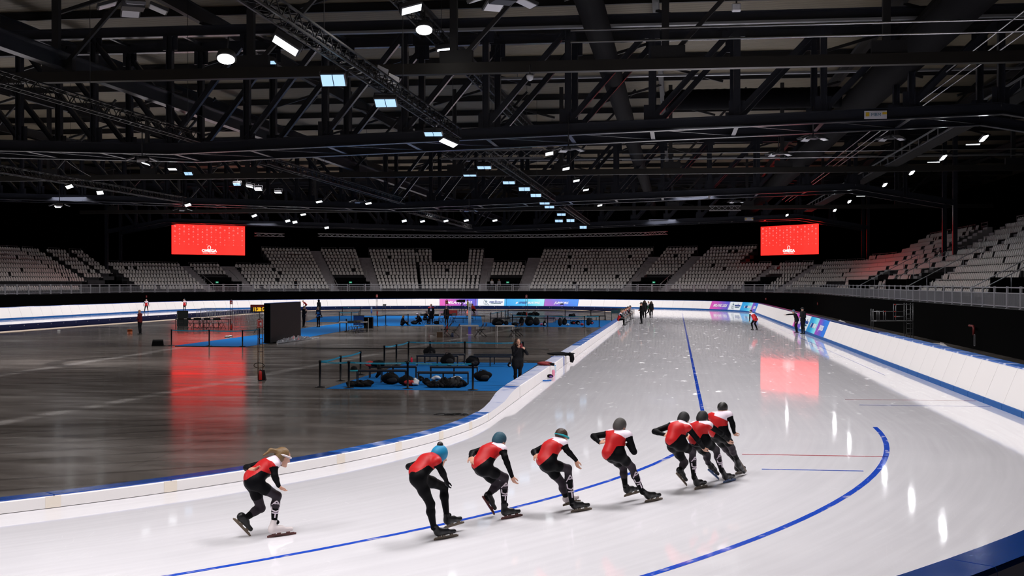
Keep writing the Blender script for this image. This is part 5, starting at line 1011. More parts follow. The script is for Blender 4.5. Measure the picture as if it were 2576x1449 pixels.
# ---------------------------------------------------------------- figures: one smooth skin grown round a posed skeleton
class Body:
    def __init__(s): s.p = []                       # (kind, a, b, ra, rb, k, tag)
    def cap(s, a, b, ra, rb=None, k=.03, tag=0): s.p.append(('c', np.array(a, float), np.array(b, float), ra, ra if rb is None else rb, k, tag)); return s
    def ell(s, c, ax, rad, k=.02, tag=0): s.p.append(('e', np.array(c, float), np.array(ax, float), np.array(rad, float), 0, k, tag)); return s
    @staticmethod
    def dist(p, X):
        if p[0] == 'c':
            a, b = p[1], p[2]; ab = b-a; L = float(ab @ ab) or 1e-9; t = np.clip(((X-a) @ ab)/L, 0, 1)
            return np.linalg.norm(X-(a+t[..., None]*ab), axis=-1)-(p[3]+(p[4]-p[3])*t)
        q = (X-p[1]) @ p[2].T/p[3]; n = np.linalg.norm(q, axis=-1); return (n-1)*n/np.maximum(np.linalg.norm(q/p[3], axis=-1), 1e-6)
    def reach(s, p):
        if p[0] == 'c': r = max(p[3], p[4])+p[5]; return np.minimum(p[1], p[2])-r, np.maximum(p[1], p[2])+r
        r = max(p[3])+p[5]; return p[1]-r, p[1]+r
    def mesh(s, name, mats, h, paint):
        B = [s.reach(p) for p in s.p]; lo = np.min([b[0] for b in B], 0)-2*h; hi = np.max([b[1] for b in B], 0)+2*h; n = np.ceil((hi-lo)/h).astype(int)+1
        D = np.full(n, .5, dtype=np.float32); own = np.zeros(n, dtype=np.int16); best = np.full(n, 9., dtype=np.float32)
        for i, p in enumerate(s.p):
            a = np.maximum(0, np.floor((B[i][0]-lo)/h).astype(int)-2); b = np.minimum(n, np.ceil((B[i][1]-lo)/h).astype(int)+3); sl = tuple(slice(x, y) for x, y in zip(a, b))
            g = np.stack(np.meshgrid(*[lo[j]+h*np.arange(a[j], b[j]) for j in range(3)], indexing='ij'), -1); d = s.dist(p, g).astype(np.float32); D0 = D[sl]; k = p[5]
            hh = np.maximum(k-np.abs(D0-d), 0)/k; D[sl] = np.minimum(D0, d)-hh*hh*k*.25
            w = d < best[sl]; best[sl] = np.where(w, d, best[sl]); own[sl] = np.where(w, i, own[sl])
        S = D < 0; cn = tuple(n-1); acc = np.zeros(cn+(3,), np.float32); cnt = np.zeros(cn, np.int8)
        co = [(i, j, k) for i in (0, 1) for j in (0, 1) for k in (0, 1)]; cut = lambda c: tuple(slice(c[j], n[j]-1+c[j]) for j in range(3))
        for c0 in co:
            for ax in range(3):
                if c0[ax]: continue
                c1 = list(c0); c1[ax] = 1; m = S[cut(c0)] != S[cut(c1)]; d0, d1 = D[cut(c0)][m], D[cut(c1)][m]; t = d0/(d0-d1); q = np.tile(np.array(c0, np.float32), (len(t), 1)); q[:, ax] += t; acc[m] += q; cnt[m] += 1
        act = cnt > 0; idx = np.full(cn, -1, np.int64); ii = np.argwhere(act); idx[act] = np.arange(len(ii)); V = lo+h*(ii+acc[act]/cnt[act][:, None]); F = []
        for ax, (u, v) in ((0, (1, 2)), (1, (2, 0)), (2, (0, 1))):
            s0 = [slice(None)]*3; s1 = [slice(None)]*3; s0[ax] = slice(0, -1); s1[ax] = slice(1, None); a = S[tuple(s0)]; b = S[tuple(s1)]; e = np.argwhere(a != b)
            e = e[(e[:, u] > 0) & (e[:, v] > 0) & (e[:, u] < n[u]-1) & (e[:, v] < n[v]-1)]; q = []
            for du, dv in ((-1, -1), (0, -1), (0, 0), (-1, 0)): f = e.copy(); f[:, u] += du; f[:, v] += dv; q.append(idx[f[:, 0], f[:, 1], f[:, 2]])
            q = np.stack(q, 1); ins = a[e[:, 0], e[:, 1], e[:, 2]]; q[~ins] = q[~ins][:, ::-1]; F.append(q)
        F = np.concatenate(F); cen = V[F].mean(1); oi = np.round((cen-lo)/h).astype(int); o = own[oi[:, 0], oi[:, 1], oi[:, 2]]
        me = bpy.data.meshes.new(name); me.vertices.add(len(V)); me.vertices.foreach_set('co', V.astype(np.float32).ravel()); me.loops.add(len(F)*4); me.loops.foreach_set('vertex_index', F.astype(np.int32).ravel())
        me.polygons.add(len(F)); me.polygons.foreach_set('loop_start', np.arange(len(F), dtype=np.int32)*4); me.polygons.foreach_set('use_smooth', np.ones(len(F), bool))
        for m in mats: me.materials.append(m)
        tags = np.array([p[6] for p in s.p]); me.polygons.foreach_set('material_index', paint(cen, tags[o]).astype(np.int32)); me.update(calc_edges=True); me.validate(); return me
    def obj(s, name, mats, h, parent=None, paint=None):
        me = s.mesh(name, mats, h, paint or (lambda c, t: np.zeros(len(c)))); o = bpy.data.objects.new(name, me); C.objects.link(o)
        if parent: o.parent = parent; o.matrix_parent_inverse = Matrix.Translation(-parent.location)
        return o
SKIN = mat('skin', (.52, .27, .18), .5); SUIT = mat('suit_black', (.0022, .0022, .003), .6, spec=.07); SUITD = mat('suit_plum', (.024, .017, .024), .6, spec=.15); SRED = mat('suit_red', (.47, .008, .010), .5, spec=.3); SWHT = mat('suit_white', (.72, .62, .70), .5, spec=.3)
BOOT = mat('boot_black', (.006, .006, .007), .4, spec=.3); BLADE = mat('blade_steel', (.45, .42, .38), .3, .8); BLDR = mat('blade_dark_red', (.10, .012, .008), .35); BLDB = mat('blade_blue', (.01, .07, .25), .35); BLDK = mat('blade_brown', (.13, .09, .055), .4); CUFF = mat('boot_white', (.72, .64, .64), .5)
HAIRB, HAIRK, HAIRL = mat('hair_brown', (.035, .016, .007), .55, bump=.6, bscale=60), mat('hair_black', (.006, .005, .004), .5, bump=.6, bscale=60), mat('hair_light', (.16, .09, .03), .5, bump=.6, bscale=60)
PHONE = mat('phone_red', (.16, .01, .015), .3); EYEM = mat('eye_dark', (.01, .007, .006), .3); LIP = mat('lip', (.30, .09, .07), .5); SHOE = mat('shoe_black', (.01, .01, .01), .5)
nv = lambda v: v/(np.linalg.norm(v)+1e-9)
def frame(f, up=(0, 0, 1)):
    f = nv(np.array(f, float)); r = nv(np.cross(f, up)); return f, r, np.cross(r, f)       # forward, right, up
def add_hand(b, wr, di, pn, sc=1.0, tag=9, curl=.5, side=1):
    """Palm and five unequal bent fingers; di runs wrist to knuckles, pn is the palm's facing, side +1 puts the thumb on di x pn."""
    di = nv(di); pn = nv(pn-di*(pn @ di)); ac = np.cross(di, pn)*side; kn = wr+di*.085*sc
    b.ell(wr+di*.045*sc, np.array([di, ac, pn]), np.array([.055, .040, .018])*sc, .015, tag)
    for j, (o, L) in enumerate(((.027, .072), (.009, .080), (-.009, .075), (-.026, .058))):
        r0 = wr+di*.078*sc+ac*o*sc; d1 = nv(di+pn*curl*.6+ac*(o*2.5)); m = r0+d1*L*.5*sc; d2 = nv(di*(1-curl*.6)+pn*curl*1.3); e = m+d2*L*.55*sc; b.cap(r0, m, .0098*sc, .0092*sc, .006, tag); b.cap(m, e, .0092*sc, .0078*sc, .004, tag)
    t0 = wr+di*.022*sc+ac*.028*sc; t1 = t0+nv(di*.7+ac*.75+pn*.25)*.040*sc; t2 = t1+nv(di*.9+ac*.25+pn*.5*curl)*.032*sc; b.cap(t0, t1, .013*sc, .0105*sc, .01, tag); b.cap(t1, t2, .0105*sc, .0085*sc, .004, tag)
def add_head(b, c, f, u, sc=1.0, tag=8):
    f = nv(f); r = nv(np.cross(f, u)); u = np.cross(r, f)
    A = np.array([f, r, u]); b.ell(c+u*.018*sc, A, np.array([.098, .077, .098])*sc, .02, tag); b.ell(c+f*.028*sc-u*.055*sc, A, np.array([.066, .056, .066])*sc, .03, tag)
    b.cap(c+f*.092*sc+u*.012*sc, c+f*.112*sc-u*.028*sc, .010*sc, .014*sc, .012, tag); b.cap(c+f*.07*sc-u*.098*sc, c+f*.082*sc-u*.10*sc, .022*sc, .02*sc, .02, tag)
    for s in (-1, 1): b.ell(c+r*s*.078*sc-f*.005*sc-u*.01*sc, A, np.array([.018, .010, .030])*sc, .006, tag)
    return f, r, u
def face_bits(par, c, f, r, u, sc=1.0, base=None):
    base = np.array(base); 
    for s in (-1, 1):
        m = MB(); m.blob(tuple(c+f*.088*sc+r*s*.030*sc+u*.018*sc-base), (.010, .010, .007), 8, 6, amp=0); o = m.build('eye', EYEM, par)
    m = MB(); p = [tuple(c+f*(.092-.01*abs(k))*sc+r*k*.020*sc-u*.062*sc-base) for k in (-1, 0, 1)]; m.tube(p, .006*sc, 6); m.build('mouth', LIP, par)
def figure(name, label, cat, J, sc=1.0, h=.012, cols=None, bulk=1.0, paint=None, hair=None, hat=None, shoes=True, hands=None, coat=None, face=False, letters=None, skates=None, group=None, base=None, curl=.6, glove=False):
    """J: joints in hall metres. cols: list of materials (0 trousers, 1 top, 2 skin, 3.. extra)."""
    J = {k: np.array(v, float) for k, v in J.items()}; cols = cols or [SUIT, SUIT, SKIN]
    base = Vector(base) if base is not None else Vector(((J['anL'][0]+J['anR'][0])/2, (J['anL'][1]+J['anR'][1])/2, 0)); t = thing(name, label, cat, base, 0, group); b = Body(); s = sc; bk = bulk
    P, M, N = J['pelvis'], J['mid'], J['neck']
    b.cap(P, M, .118*s*bk, .108*s*bk, .05, 1); b.cap(M, M+(N-M)*.82, .112*s*bk, .100*s*bk, .05, 1)
    for q in 'LR': 
        b.cap(J['hip'+q]+(P-J['hip'+q])*.15, M+(J['sh'+q]-M)*.35, .098*s*bk, .09*s*bk, .05, 1); b.cap(M+(J['sh'+q]-M)*.3, J['sh'+q]+(N-J['sh'+q])*.25, .088*s*bk, .066*s*bk, .05, 1)
    b.cap(J['shL'], J['shR'], .060*s*bk, .060*s*bk, .04, 1); b.cap(J['hipL'], J['hipR'], .098*s, .098*s, .05, 4)
    b.cap(N, J['head'], .055*s, .052*s, .03, 8 if coat is None else 8)
    f = nv(J['face']); up = J.get('hup', np.array([0, 0, 1.])); hf, hr, hu = add_head(b, J['head'], f, up, s)
    for q in 'LR':
        a, e, w = J['sh'+q], J['el'+q], J['wr'+q]; b.cap(a, e, .053*s*bk, .043*s*bk, .03, 2); b.cap(e, e+(w-e)*.3, .043*s*bk, .041*s*bk, .02, 2); b.cap(e+(w-e)*.3, w, .041*s*bk, .029*s*bk, .02, 2)
        di = J['hd'+q]-w; pn = J.get('pn'+q, nv(np.cross(hr, di)) if True else 0); add_hand(b, w, di, pn, s*1.02, 9, curl, 1 if q == 'R' else -1)
        H, K, A = J['hip'+q], J['kn'+q], J['an'+q]; pb = 1+(bk-1)*.5
        b.cap(H, H+(K-H)*.5, .092*s*pb, .076*s*pb, .05, 3 if q == 'L' else 13); b.cap(H+(K-H)*.5, K, .076*s*pb, .056*s*pb, .03, 3 if q == 'L' else 13)
        back = nv(-(K-H)/2-(K-A)/2+1e-6); cm = K+(A-K)*.32+nv(np.cross(np.cross(A-K, K-H), A-K)+1e-9)*-.012*s
        b.cap(K, cm, .055*s*pb, .056*s*pb, .03, 5 if q == 'L' else 15); b.cap(cm, A, .056*s*pb, .036*s*pb, .03, 5 if q == 'L' else 15)
        tl = J['toe'+q]-A; b.cap(A, A+tl*.35, .036*s, .033*s, .02, 6)
    if coat:                                            # coat skirt below the waist
        for q in 'LR': b.cap(J['hip'+q], J['hip'+q]+(J['kn'+q]-J['hip'+q])*coat, .115*s*bk, .118*s*bk, .05, 1)
    sp = N-P; L2 = sp @ sp
    def default_paint(c, tg):
        o = np.zeros(len(c)); o[np.isin(tg, (1, 2))] = 1; o[tg == 8] = 2; o[tg == 9] = 0 if glove else 2
        if glove: o[tg == 9] = 1
        nk = (tg == 8) & (((c-N) @ nv(J['head']-N)) < .03*s); o[nk] = 1; return o
    b.obj('body', cols, h, t, (lambda c, tg: paint(c, tg, J, default_paint(c, tg))) if paint else default_paint)
    tb = np.array(t.location)
    def child(bd, nm, m, hh=None): return bd.obj(nm, [m], hh or h, t)
    if hair is not None:
        kind, m = hair; hb = Body(); A3 = np.array([hf, hr, hu]); hc = J['head']
        hb.ell(hc-hf*.022*s+hu*.038*s, A3, np.array([.100, .088, .095])*s, .02)
        if kind != 'bald':
            if kind in ('long', 'curly', 'pony'):
                hb.ell(hc-hf*.055*s-hu*.02*s, A3, np.array([.07, .085, .10])*s, .03)
            if kind == 'long' or kind == 'curly':
                rr = random.Random(4)
                for q in range(-4, 5):
                    p = hc+hr*q*.024*s-hf*(.07-.010*abs(q))*s; pts = [p, p-hu*.10*s+hr*q*.012*s-hf*.01*s, p-hu*.20*s+hr*q*.018*s, p-hu*(.27+.04*rr.random())*s+hr*q*.02*s+hf*.01*s]
                    for i in range(3): hb.cap(pts[i], pts[i+1], (.038-.006*i)*s, (.034-.007*i)*s, .02)
                if kind == 'curly':
                    for i in range(46):
                        a = rr.uniform(-2.5, 2.5); z = rr.uniform(-.24, .10); w_ = .095+.02*(z < -.05); hb.ell(hc+(-hf*math.cos(a)*w_+hr*math.sin(a)*w_+hu*z)*s, A3, np.array([.022]*3)*s*rr.uniform(.8, 1.3), .012)
            if kind == 'bun': hb.ell(hc-hf*.06*s+hu*.135*s, A3, np.array([.042]*3)*s, .02)
            if kind == 'pony': hb.cap(hc-hf*.09*s+hu*.05*s, hc-hf*.21*s+hu*.03*s, .035*s, .028*s, .03); hb.cap(hc-hf*.2*s+hu*.03*s, hc-hf*.28*s-hu*.06*s, .028*s, .012*s, .02)
            child(hb, 'hair', m)
    if hat is not None:
        kind, m, m2 = hat; A3 = np.array([hf, hr, hu]); hc = J['head']; hb = Body()
        if kind == 'beanie': hb.ell(hc-hf*.012*s+hu*.045*s, A3, np.array([.107, .089, .098])*s, .02); hb.ell(hc-hf*.045*s-hu*.005*s, A3, np.array([.078, .086, .08])*s, .03)
        elif kind == 'hood': hb.ell(hc-hf*.02*s+hu*.03*s, A3, np.array([.112, .098, .115])*s, .02); hb.cap(hc-hf*.05*s, N+hf*.0, .09*s, .08*s, .04)
        elif kind == 'cap': hb.ell(hc-hf*.01*s+hu*.058*s, A3, np.array([.106, .09, .075])*s, .01); hb.ell(hc+hf*.115*s+hu*.05*s, A3, np.array([.065, .065, .012])*s, .02)
        if kind != 'none': o = child(hb, 'cap' if kind == 'cap' else 'beanie' if kind == 'beanie' else 'hood', m)
        if m2: 
            bb = MB(); n = 20; bb.tube([tuple(hc+(hf*math.cos(i*2*PI/n)*.109+hr*math.sin(i*2*PI/n)*.093+hu*.022)*s-tb) for i in range(n+1)], .015*s, 6, cap=False); bb.build('headband', m2, t)
    if face: face_bits(t, J['head'], hf, hr, hu, s, tb)
    if shoes:
        for q in 'LR':
            sb = Body(); A, T = J['an'+q], J['toe'+q]; fd = nv((T-A)*np.array([1, 1, 0])+1e-9); he = np.array([A[0], A[1], max(T[2], .0)])-fd*.04; sb.cap(he+np.array([0, 0, .04]), A-np.array([0, 0, .01]), .042*s, .042*s, .02); sb.cap(he+np.array([0, 0, .034]), np.array([A[0], A[1], T[2]])+fd*.13+np.array([0, 0, .03]), .040*s, .036*s, .03); child(sb, 'shoe', SHOE, max(h, .01))
    if skates:
        for q in 'LR':
            a, c, bm, cuff = skates[q]; a, c = np.array(a, float), np.array(c, float); A = J['an'+q]; d = nv(c-a); mid = (a+c)/2; upv = nv((A-mid)-d*((A-mid) @ d)); hgt = .055
            he, to = a+d*.07+upv*hgt, a+d*.33*np.linalg.norm(c-a)/.40+upv*hgt; sb = Body(); sb.cap(he+upv*.045, A+upv*.02, .045*s, .044*s, .03); sb.cap(he+upv*.034, to+upv*.022, .038*s, .030*s, .04); sb.cap(he+upv*.06, (he+to)/2+upv*.05, .04*s, .036*s, .04)
            so = child(sb, 'skate_boot', cuff or BOOT, min(h, .010)); m = MB(); w2_ = np.cross(d, upv); Tq = lambda p: tuple(p-tb)
            x0, x1 = Tq(a+upv*.012), Tq(c+upv*.012); m.bar(x0, x1, .012, .024, tuple(upv)); m.bar(Tq(a+d*.02+upv*.026), Tq(c-d*.03+upv*.026), .020, .012, tuple(upv))
            for f_ in (.22, .40, .72): g = a+(c-a)*f_; m.bar(Tq(g+upv*.02), Tq(g+upv*(hgt+.01)), .018, .05, tuple(d))
            bo = m.build('blade', bm, so); bo.matrix_parent_inverse = so.matrix_parent_inverse.inverted() if False else Matrix.Identity(4)
            bo.parent = so; bo.matrix_parent_inverse = Matrix.Translation(Vector(tb))
    if letters is not None:
        K, A = J['knR'], J['anR']; ax = nv(A-K); ld = nv(np.array(letters, float)); ld = nv(ld-ax*(ld @ ax)); sd_ = np.cross(ax, ld); m = MB(); Ln = np.linalg.norm(A-K)
        G_ = (((0, 1), (.5, 0)), ((.5, 0), (1, 1)), ((.25, .6), (.75, .6))), (((0, 0), (0, .75)), ((0, .75), (.5, 1)), ((.5, 1), (1, .75)), ((1, .75), (1, 0))), (((0, 0), (1, 0)), ((.5, 0), (.5, 1)))
        for li, strokes in enumerate(G_):
            for (x0, y0), (x1, y1) in strokes:
                pts = []
                for i in range(6):
                    f_ = i/5; X = (x0+(x1-x0)*f_-.5)*2.0; Y = .16+.23*li+.175*(y0+(y1-y0)*f_); q = K+(A-K)*Y; dr = nv(ld*math.cos(X)+sd_*math.sin(X)); r_ = .11
                    while r_ > .02 and min(float(Body.dist(p, (q+dr*r_)[None])[0]) for p in b.p if p[6] in (5, 15)) > .002: r_ -= .003
                    pts.append(tuple(q+dr*r_-tb))
                m.tube(pts, .0105, 5)
        m.build('lettering', SWHT, t)
    return t
# ---------------------------------------------------------------- the eight skaters on the near curve
def race_paint(c, tg, J, o, plain=False):
    P, N = J['pelvis'], J['neck']; ax = N-P; L = np.linalg.norm(ax); ax = ax/L; up = np.array([0, 0, 1.]); dors = nv(up-ax*(up @ ax)); lat = np.cross(ax, dors)
    v = c-P; u = (v @ ax)/L; w = v-np.outer(v @ ax, ax); ds = w @ dors; lt = w @ lat; an = np.arctan2(np.abs(lt), ds)
    tor = np.isin(tg, (1, 4, 3, 13)); o[np.isin(tg, (1, 2, 3, 13, 4, 5, 15, 6))] = 0
    red = tor & (u > -.34) & (an < 2.0) & ((tg == 1) | (an < 1.15)) & ((u > .52) | (an < 1.15+.9*np.clip((u-.25)/.27, 0, 1)-.25*np.clip(-u, 0, 1))); o[red] = 3
    if not plain:
        wh = (tg == 1) & (an < 2.1) & (((lt > .035-.25*(u-.70)) & (u > .70)) | ((lt < 0) & (u > .86)) | (u > .94)); o[wh] = 4
        o[(tg == 1) & (u > .58) & (an > 2.0) & (an < 2.5)] = 4
        for q, tt in (('L', (3, 5)), ('R', (13, 15))):
            K = J['kn'+q]; o[np.isin(tg, tt) & (np.linalg.norm(c-K, axis=1) < .17)] = 5
    o[tg == 8] = 2; nk = (tg == 8) & (((c-N) @ nv(J['head']-N)) < .04); o[nk] = 0; return o
def skater(o, k, T, blades, plant, label, hat=None, hair=None, mats=(BLDK, BLDK), cuffs=(None, None), plain=False, glove=False, letters=True, sc=1.0, band=None):
    """T: joint -> (crop x, crop y, metres to the skater's left)."""
    px = lambda x, y: (o[0]+x/k, o[1]+y/k)
    a, c = [G(*px(*q), ZI) for q in blades[plant]]; c0 = lambda v: np.array([v.x*CA+v.y*SA, -v.x*SA+v.y*CA]); A, Cc = c0(a), c0(c); hd = (Cc-A)/np.linalg.norm(Cc-A); B = (A+Cc)/2; latB = T['an'+plant][2]
    def W(x, y, lat):
        X_, Y_ = px(x, y); D = B[1]
        for _ in range(6): X = (X_-1288)/FOC*D; dl = lat-latB; fw = max(-.95, min(.95, (X-B[0]+dl*hd[1])/hd[0])); D = B[1]+fw*hd[1]+dl*hd[0]
        v = U(X_, Y_, D); return np.array(v)
    J = {n: W(*v) for n, v in T.items()}
    fwd = np.array(w2(hd[0], hd[1])); fwd /= np.linalg.norm(fwd); left = np.cross([0, 0, 1.], fwd)
    J['face'] = fwd*.85+np.array([0, 0, -.35])-left*.0; J['hup'] = nv(fwd*.45+np.array([0, 0, 1.]))
    sk = {}
    for q in 'LR':
        if q == plant: p0, p1 = np.array(a), np.array(c)
        else: (x0, y0), (x1, y1) = blades[q]; l = T['an'+q][2]; p0, p1 = W(x0, y0, l), W(x1, y1, l)
        for p in (p0, p1): p[2] = max(p[2], ZI+.002)
        n = np.linalg.norm(p1-p0); mid = (p0+p1)/2; d = (p1-p0)/n; n = min(max(n, .36), .43); p0, p1 = mid-d*n/2, mid+d*n/2; i = 0 if q == 'L' else 1
        sk[q] = (p0, p1, mats[i], cuffs[i]); J['toe'+q] = J['an'+q]+d*.12
    for q in 'LR':                                    # keep limbs to human lengths
        for a_, b_, L in (('sh', 'el', .30), ('el', 'wr', .26), ('hip', 'kn', .44), ('kn', 'an', .43)):
            v = J[b_+q]-J[a_+q]; l = np.linalg.norm(v)
            if l > L*1.18 and b_ != 'an': J[b_+q] = J[a_+q]+v/l*L*1.18
            elif l < L*.8 and b_ == 'kn': J[b_+q] = J[a_+q]+v+nv(fwd)*(L*.85-l)
    return figure('person', label, 'person', J, sc, .0068, [SUIT, SUIT, SKIN, SRED, SWHT, SUITD], 1.0, lambda c_, tg, J_, o_: glv(race_paint(c_, tg, J_, o_, plain), tg, glove), hair, hat, False, skates=sk, letters=(-left*1.0-fwd*.45 if letters else None), base=(mid_xy(J)), curl=.45)
def glv(o, tg, g):
    o[tg == 9] = 0 if g else 2; return o
def mid_xy(J): return ((J['anL'][0]+J['anR'][0])/2, (J['anL'][1]+J['anR'][1])/2, 0)
TEALB, BLUEB, GREYB, BLKB = mat('beanie_teal', (.012, .065, .10), .7, bump=.4, bscale=60), mat('beanie_blue', (.0, .22, .42), .6), mat('beanie_grey', (.05, .045, .042), .7, bump=.4, bscale=60), mat('beanie_black', (.006, .006, .007), .7, bump=.4, bscale=60); BANDT, BANDW = mat('band_teal', (.0, .33, .38), .6), mat('band_white', (.75, .68, .70), .6)
skater((570, 1120), 5.795, dict(head=(818, 175, 0), neck=(715, 235, 0), mid=(560, 330, 0), pelvis=(375, 470, 0), shL=(660, 235, .17), shR=(690, 290, -.18), elL=(290, 330, .25), wrL=(330, 350, .02), hdL=(430, 350, -.08), elR=(700, 450, -.24), wrR=(755, 590, -.22), hdR=(800, 640, -.2),
    hipL=(370, 540, .10), hipR=(385, 540, -.10), knL=(500, 920, .12), knR=(735, 740, -.14), anL=(250, 1085, .12), anR=(690, 1130, -.12)), dict(L=((90, 1085), (330, 1390)), R=((590, 1355), (1010, 1300))), 'R',
    'last skater of the line, light brown ponytail and white headband, one foot kicked back', ('none', None, BANDW), ('pony', HAIRL), (BLDK, BLDR), (None, CUFF))
skater((1000, 1110), 5.575, dict(head=(600, 205, 0), neck=(545, 245, 0), mid=(400, 300, 0), pelvis=(280, 430, 0), shL=(500, 240, .17), shR=(545, 290, -.18), elL=(115, 375, .30), wrL=(200, 380, .10), hdL=(290, 390, .0), elR=(625, 430, -.22), wrR=(680, 545, -.20), hdR=(690, 600, -.18),
    hipL=(300, 510, .10), hipR=(285, 525, -.10), knL=(650, 640, .16), knR=(462, 880, -.12), anL=(690, 1050, .16), anR=(508, 1215, -.10)), dict(L=((670, 1228), (915, 1155)), R=((510, 1396), (850, 1335))), 'R',
    'skater with bright blue hood and dark bun, suit back all red', ('hood', BLUEB, None), ('bun', HAIRK), (BLDK, BLDK), (None, None), True, True, False)
skater((1160, 1090), 6.3, dict(head=(608, 135, 0), neck=(600, 215, 0), mid=(410, 310, 0), pelvis=(290, 490, 0), shL=(520, 200, .17), shR=(660, 260, -.18), elL=(115, 335, .30), wrL=(150, 385, .12), hdL=(180, 435, .02), elR=(695, 380, -.26), wrR=(805, 680, -.28), hdR=(835, 760, -.28),
    hipL=(330, 560, .10), hipR=(360, 560, -.10), knL=(590, 820, .10), knR=(690, 700, -.14), anL=(400, 1010, .16), anR=(680, 1140, -.10)), dict(L=((330, 1010), (520, 1300)), R=((620, 1375), (985, 1308))), 'R',
    'skater in a dark teal beanie on dark red blades, left foot lifted', ('beanie', TEALB, None), None, (BLDR, BLDR))
skater((1330, 1080), 6.587, dict(head=(545, 135, 0), neck=(515, 215, 0), mid=(345, 320, 0), pelvis=(255, 510, 0), shL=(430, 205, .17), shR=(580, 245, -.18), elL=(75, 385, .30), wrL=(105, 430, .12), hdL=(160, 465, .02), elR=(630, 345, -.24), wrR=(785, 510, -.26), hdR=(805, 600, -.26),
    hipL=(300, 590, .10), hipR=(330, 580, -.10), knL=(555, 890, .06), knR=(650, 650, -.12), anL=(630, 1160, .10), anR=(720, 1240, -.10)), dict(L=((580, 1275), (850, 1200)), R=((700, 1385), (1045, 1330))), 'R',
    'skater with brown hair and turquoise headband, right arm swung forward', ('none', BANDT, BANDT), ('short', HAIRB), (BLDK, BLDK), (CUFF, None))
skater((1480, 1055), 6.585, dict(head=(525, 130, 0), neck=(530, 205, 0), mid=(430, 340, 0), pelvis=(350, 560, 0), shL=(340, 245, .18), shR=(665, 270, -.18), elL=(85, 280, .38), wrL=(185, 385, .24), hdL=(290, 375, .14), elR=(760, 540, -.30), wrR=(655, 420, -.18), hdR=(600, 410, -.10),
    hipL=(410, 610, .10), hipR=(510, 590, -.10), knL=(580, 800, .16), knR=(720, 790, -.08), anL=(615, 1115, .14), anR=(900, 1210, -.12)), dict(L=((595, 1288), (860, 1212)), R=((935, 1382), (1235, 1325))), 'R',
    'skater in a grey beanie with both elbows bent out, middle of the line', ('beanie', GREYB, None), None, (BLDK, BLDK))
skater((1630, 1030), 6.9, dict(head=(622, 190, 0), neck=(600, 260, 0), mid=(480, 360, 0), pelvis=(425, 540, 0), shL=(420, 275, .18), shR=(695, 320, -.18), elL=(115, 385, .34), wrL=(285, 440, .16), hdL=(400, 445, .04), elR=(850, 510, -.26), wrR=(960, 660, -.28), hdR=(1000, 730, -.28),
    hipL=(450, 640, .10), hipR=(580, 610, -.10), knL=(640, 920, .12), knR=(740, 740, -.12), anL=(560, 1085, .14), anR=(800, 1185, -.10)), dict(L=((480, 1110), (680, 1340)), R=((800, 1400), (1045, 1335))), 'R',
    'skater in a pointed black cap with hand on back, third from the front', ('beanie', BLKB, None), None, (BLDK, BLDK))
skater((1720, 1010), 6.587, dict(head=(312, 295, 0), neck=(318, 360, 0), mid=(250, 460, 0), pelvis=(200, 630, 0), shL=(160, 400, .18), shR=(425, 400, -.18), elL=(0, 470, .34), wrL=(60, 575, .16), hdL=(140, 590, .05), elR=(610, 520, -.26), wrR=(735, 640, -.26), hdR=(765, 690, -.26),
    hipL=(220, 700, .10), hipR=(350, 650, -.10), knL=(390, 890, .12), knR=(540, 800, -.10), anL=(400, 1020, .14), anR=(630, 1150, -.10)), dict(L=((400, 1140), (580, 1310)), R=((645, 1358), (875, 1300))), 'R',
    'skater with blue blades and bare ankle, second from the front, arm stretched low', ('beanie', BLKB, None), None, (BLDB, BLDB))
skater((1720, 1010), 6.587, dict(head=(648, 140, 0), neck=(650, 205, 0), mid=(580, 310, 0), pelvis=(530, 500, 0), shL=(450, 250, .18), shR=(755, 225, -.18), elL=(395, 360, .30), wrL=(470, 440, .16), hdL=(540, 430, .05), elR=(810, 370, -.24), wrR=(835, 510, -.24), hdR=(880, 590, -.24),
    hipL=(560, 580, .10), hipR=(680, 570, -.10), knL=(700, 790, .10), knR=(790, 780, -.08), anL=(880, 1010, .08), anR=(880, 950, -.06)), dict(L=((850, 1215), (1045, 1160)), R=((905, 930), (1045, 1150))), 'L',
    'leading skater with short dark hair, farthest along the ice', None, ('short', HAIRK), (BLDK, BLDK), letters=False)
